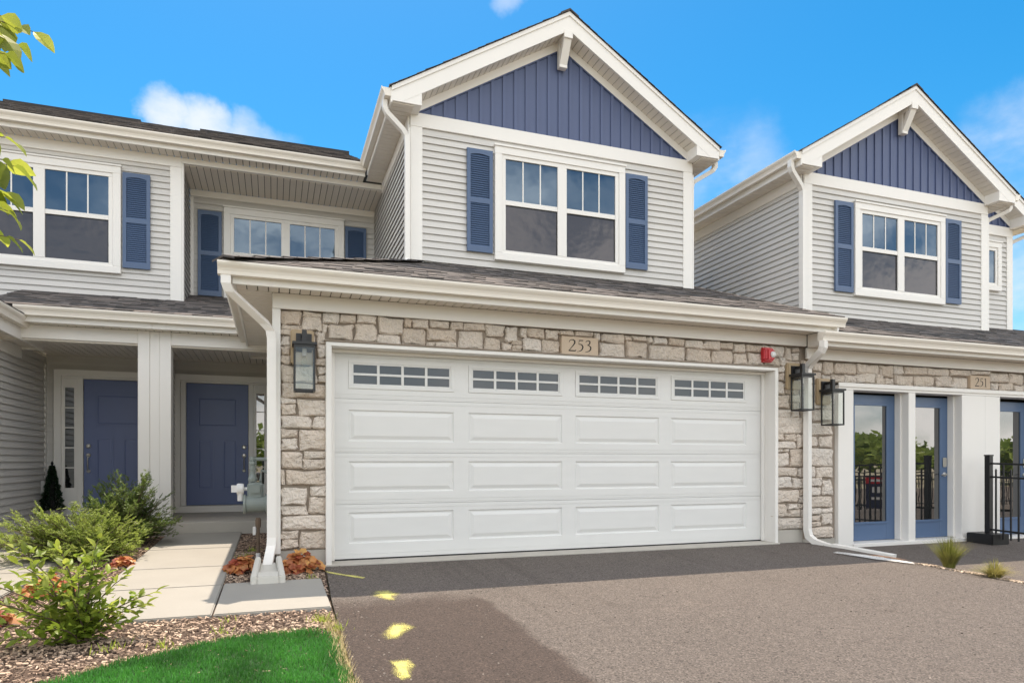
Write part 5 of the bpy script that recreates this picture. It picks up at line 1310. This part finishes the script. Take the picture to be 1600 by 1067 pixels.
for bez, n, rs, sz in twigs:
    n = int(n*2.0)
    for q in range(n):
        t = .62+.38*q/max(1,n-1); p = bez(t); a = rs.uniform(0,6.28)
        if q == n-1: d = (bez(1)-bez(.9)).normalized()+Vector((0,0,-.4))
        else: d = (bez(min(1,t+.05))-bez(t-.05)).normalized()*.6+Vector((math.cos(a)*.8, math.sin(a)*.8, rs.uniform(-1.1,.25)))
        if tot_ < 298: put_leaf(tr, me, p, d, rs.uniform(-1,1), sz*rs.uniform(.7,1.15)); tot_ += 1
add('trunk', bk, M['bark'], tr, smooth=True)

# ------------------------------------------------------------------ what the glass reflects: field edge, trees and a board behind the camera
rnd = random.Random(404)
mb = MB()
for k in range(46):
    x = -30+k*3.2+rnd.uniform(-1,1); y = -22-rnd.uniform(0,12)-.22*max(0,x-20)*0; h = rnd.uniform(1.8,3.4); w = rnd.uniform(1.8,3.0)
    for q in range(190):
        a, el = rnd.uniform(0,6.28), math.asin(rnd.uniform(-.6,1)); r_ = rnd.uniform(.7,1.05)
        c_ = Vector((x+math.cos(a)*math.cos(el)*w*r_, y+math.sin(a)*math.cos(el)*w*r_, h*.52+math.sin(el)*h*.5*r_))
        for z in range(2): fol(mb, c_+Vector((rnd.uniform(-.2,.2),)*3), (rnd.uniform(-1,1), rnd.uniform(-1,1), rnd.uniform(-.6,.8)), .75, .5, rnd, rnd.random())
for k in range(60):
    y = -20+k*.95+rnd.uniform(-.5,.5); x = 44+rnd.uniform(0,9); h = rnd.uniform(1.5,2.6); w = rnd.uniform(1.6,2.6)
    if y > 22: continue
    for q in range(150):
        a, el = rnd.uniform(0,6.28), math.asin(rnd.uniform(-.6,1)); r_ = rnd.uniform(.7,1.05)
        c_ = Vector((x+math.cos(a)*math.cos(el)*w*r_, y+math.sin(a)*math.cos(el)*w*r_, h*.52+math.sin(el)*h*.5*r_))
        for z in range(2): fol(mb, c_+Vector((rnd.uniform(-.2,.2),)*3), (rnd.uniform(-1,1), rnd.uniform(-1,1), rnd.uniform(-.6,.8)), .75, .5, rnd, rnd.random())
add('treeline', mb, M['farleaf'], None, fixn=False, tone=True, kind='stuff')
sheet('sand_lot', [(y, frange(19, 42, 8)) for y in frange(-14, 14, 12)], .01, M['gravel'])

ys_ = empty('yard_sign', (11.5, 4.25, gz(11.5,4.25)), label='dark blue yard sign with a red band mirrored in the glass door', cat='sign')
Mx = Matrix.Translation((11.5, 4.25, gz(11.5,4.25))) @ Matrix.Rotation(math.atan2(.66,-.75)+math.pi/2, 4, 'Z')
def sbox(name, *b, m):
    mb = MB().box(*b); mb.v = [tuple(Mx @ Vector(v)) for v in mb.v]; return add(name, mb, m, ys_)
navy = mat('navy_sign_print', (.015,.02,.06), .5)
sbox('board', -.24, .24, -.008, .008, .30, .95, m=navy)
sbox('red_band', -.24, .24, -.0105, -.0085, .80, .93, m=M['red'])
for k, (a, b, z0, z1) in enumerate(((-.17,.16,.84,.89),(-.16,-.11,.62,.74),(-.09,-.03,.62,.74),(-.01,.04,.62,.74),(.07,.13,.62,.74),(-.15,.14,.48,.53))): sbox('print', a, b, -.0125, -.0107, z0, z1, m=M['whitep'])
for x in (-.15, .15): sbox('stake', x-.006, x+.006, -.005, .005, -.05, .299, m=M['black'])
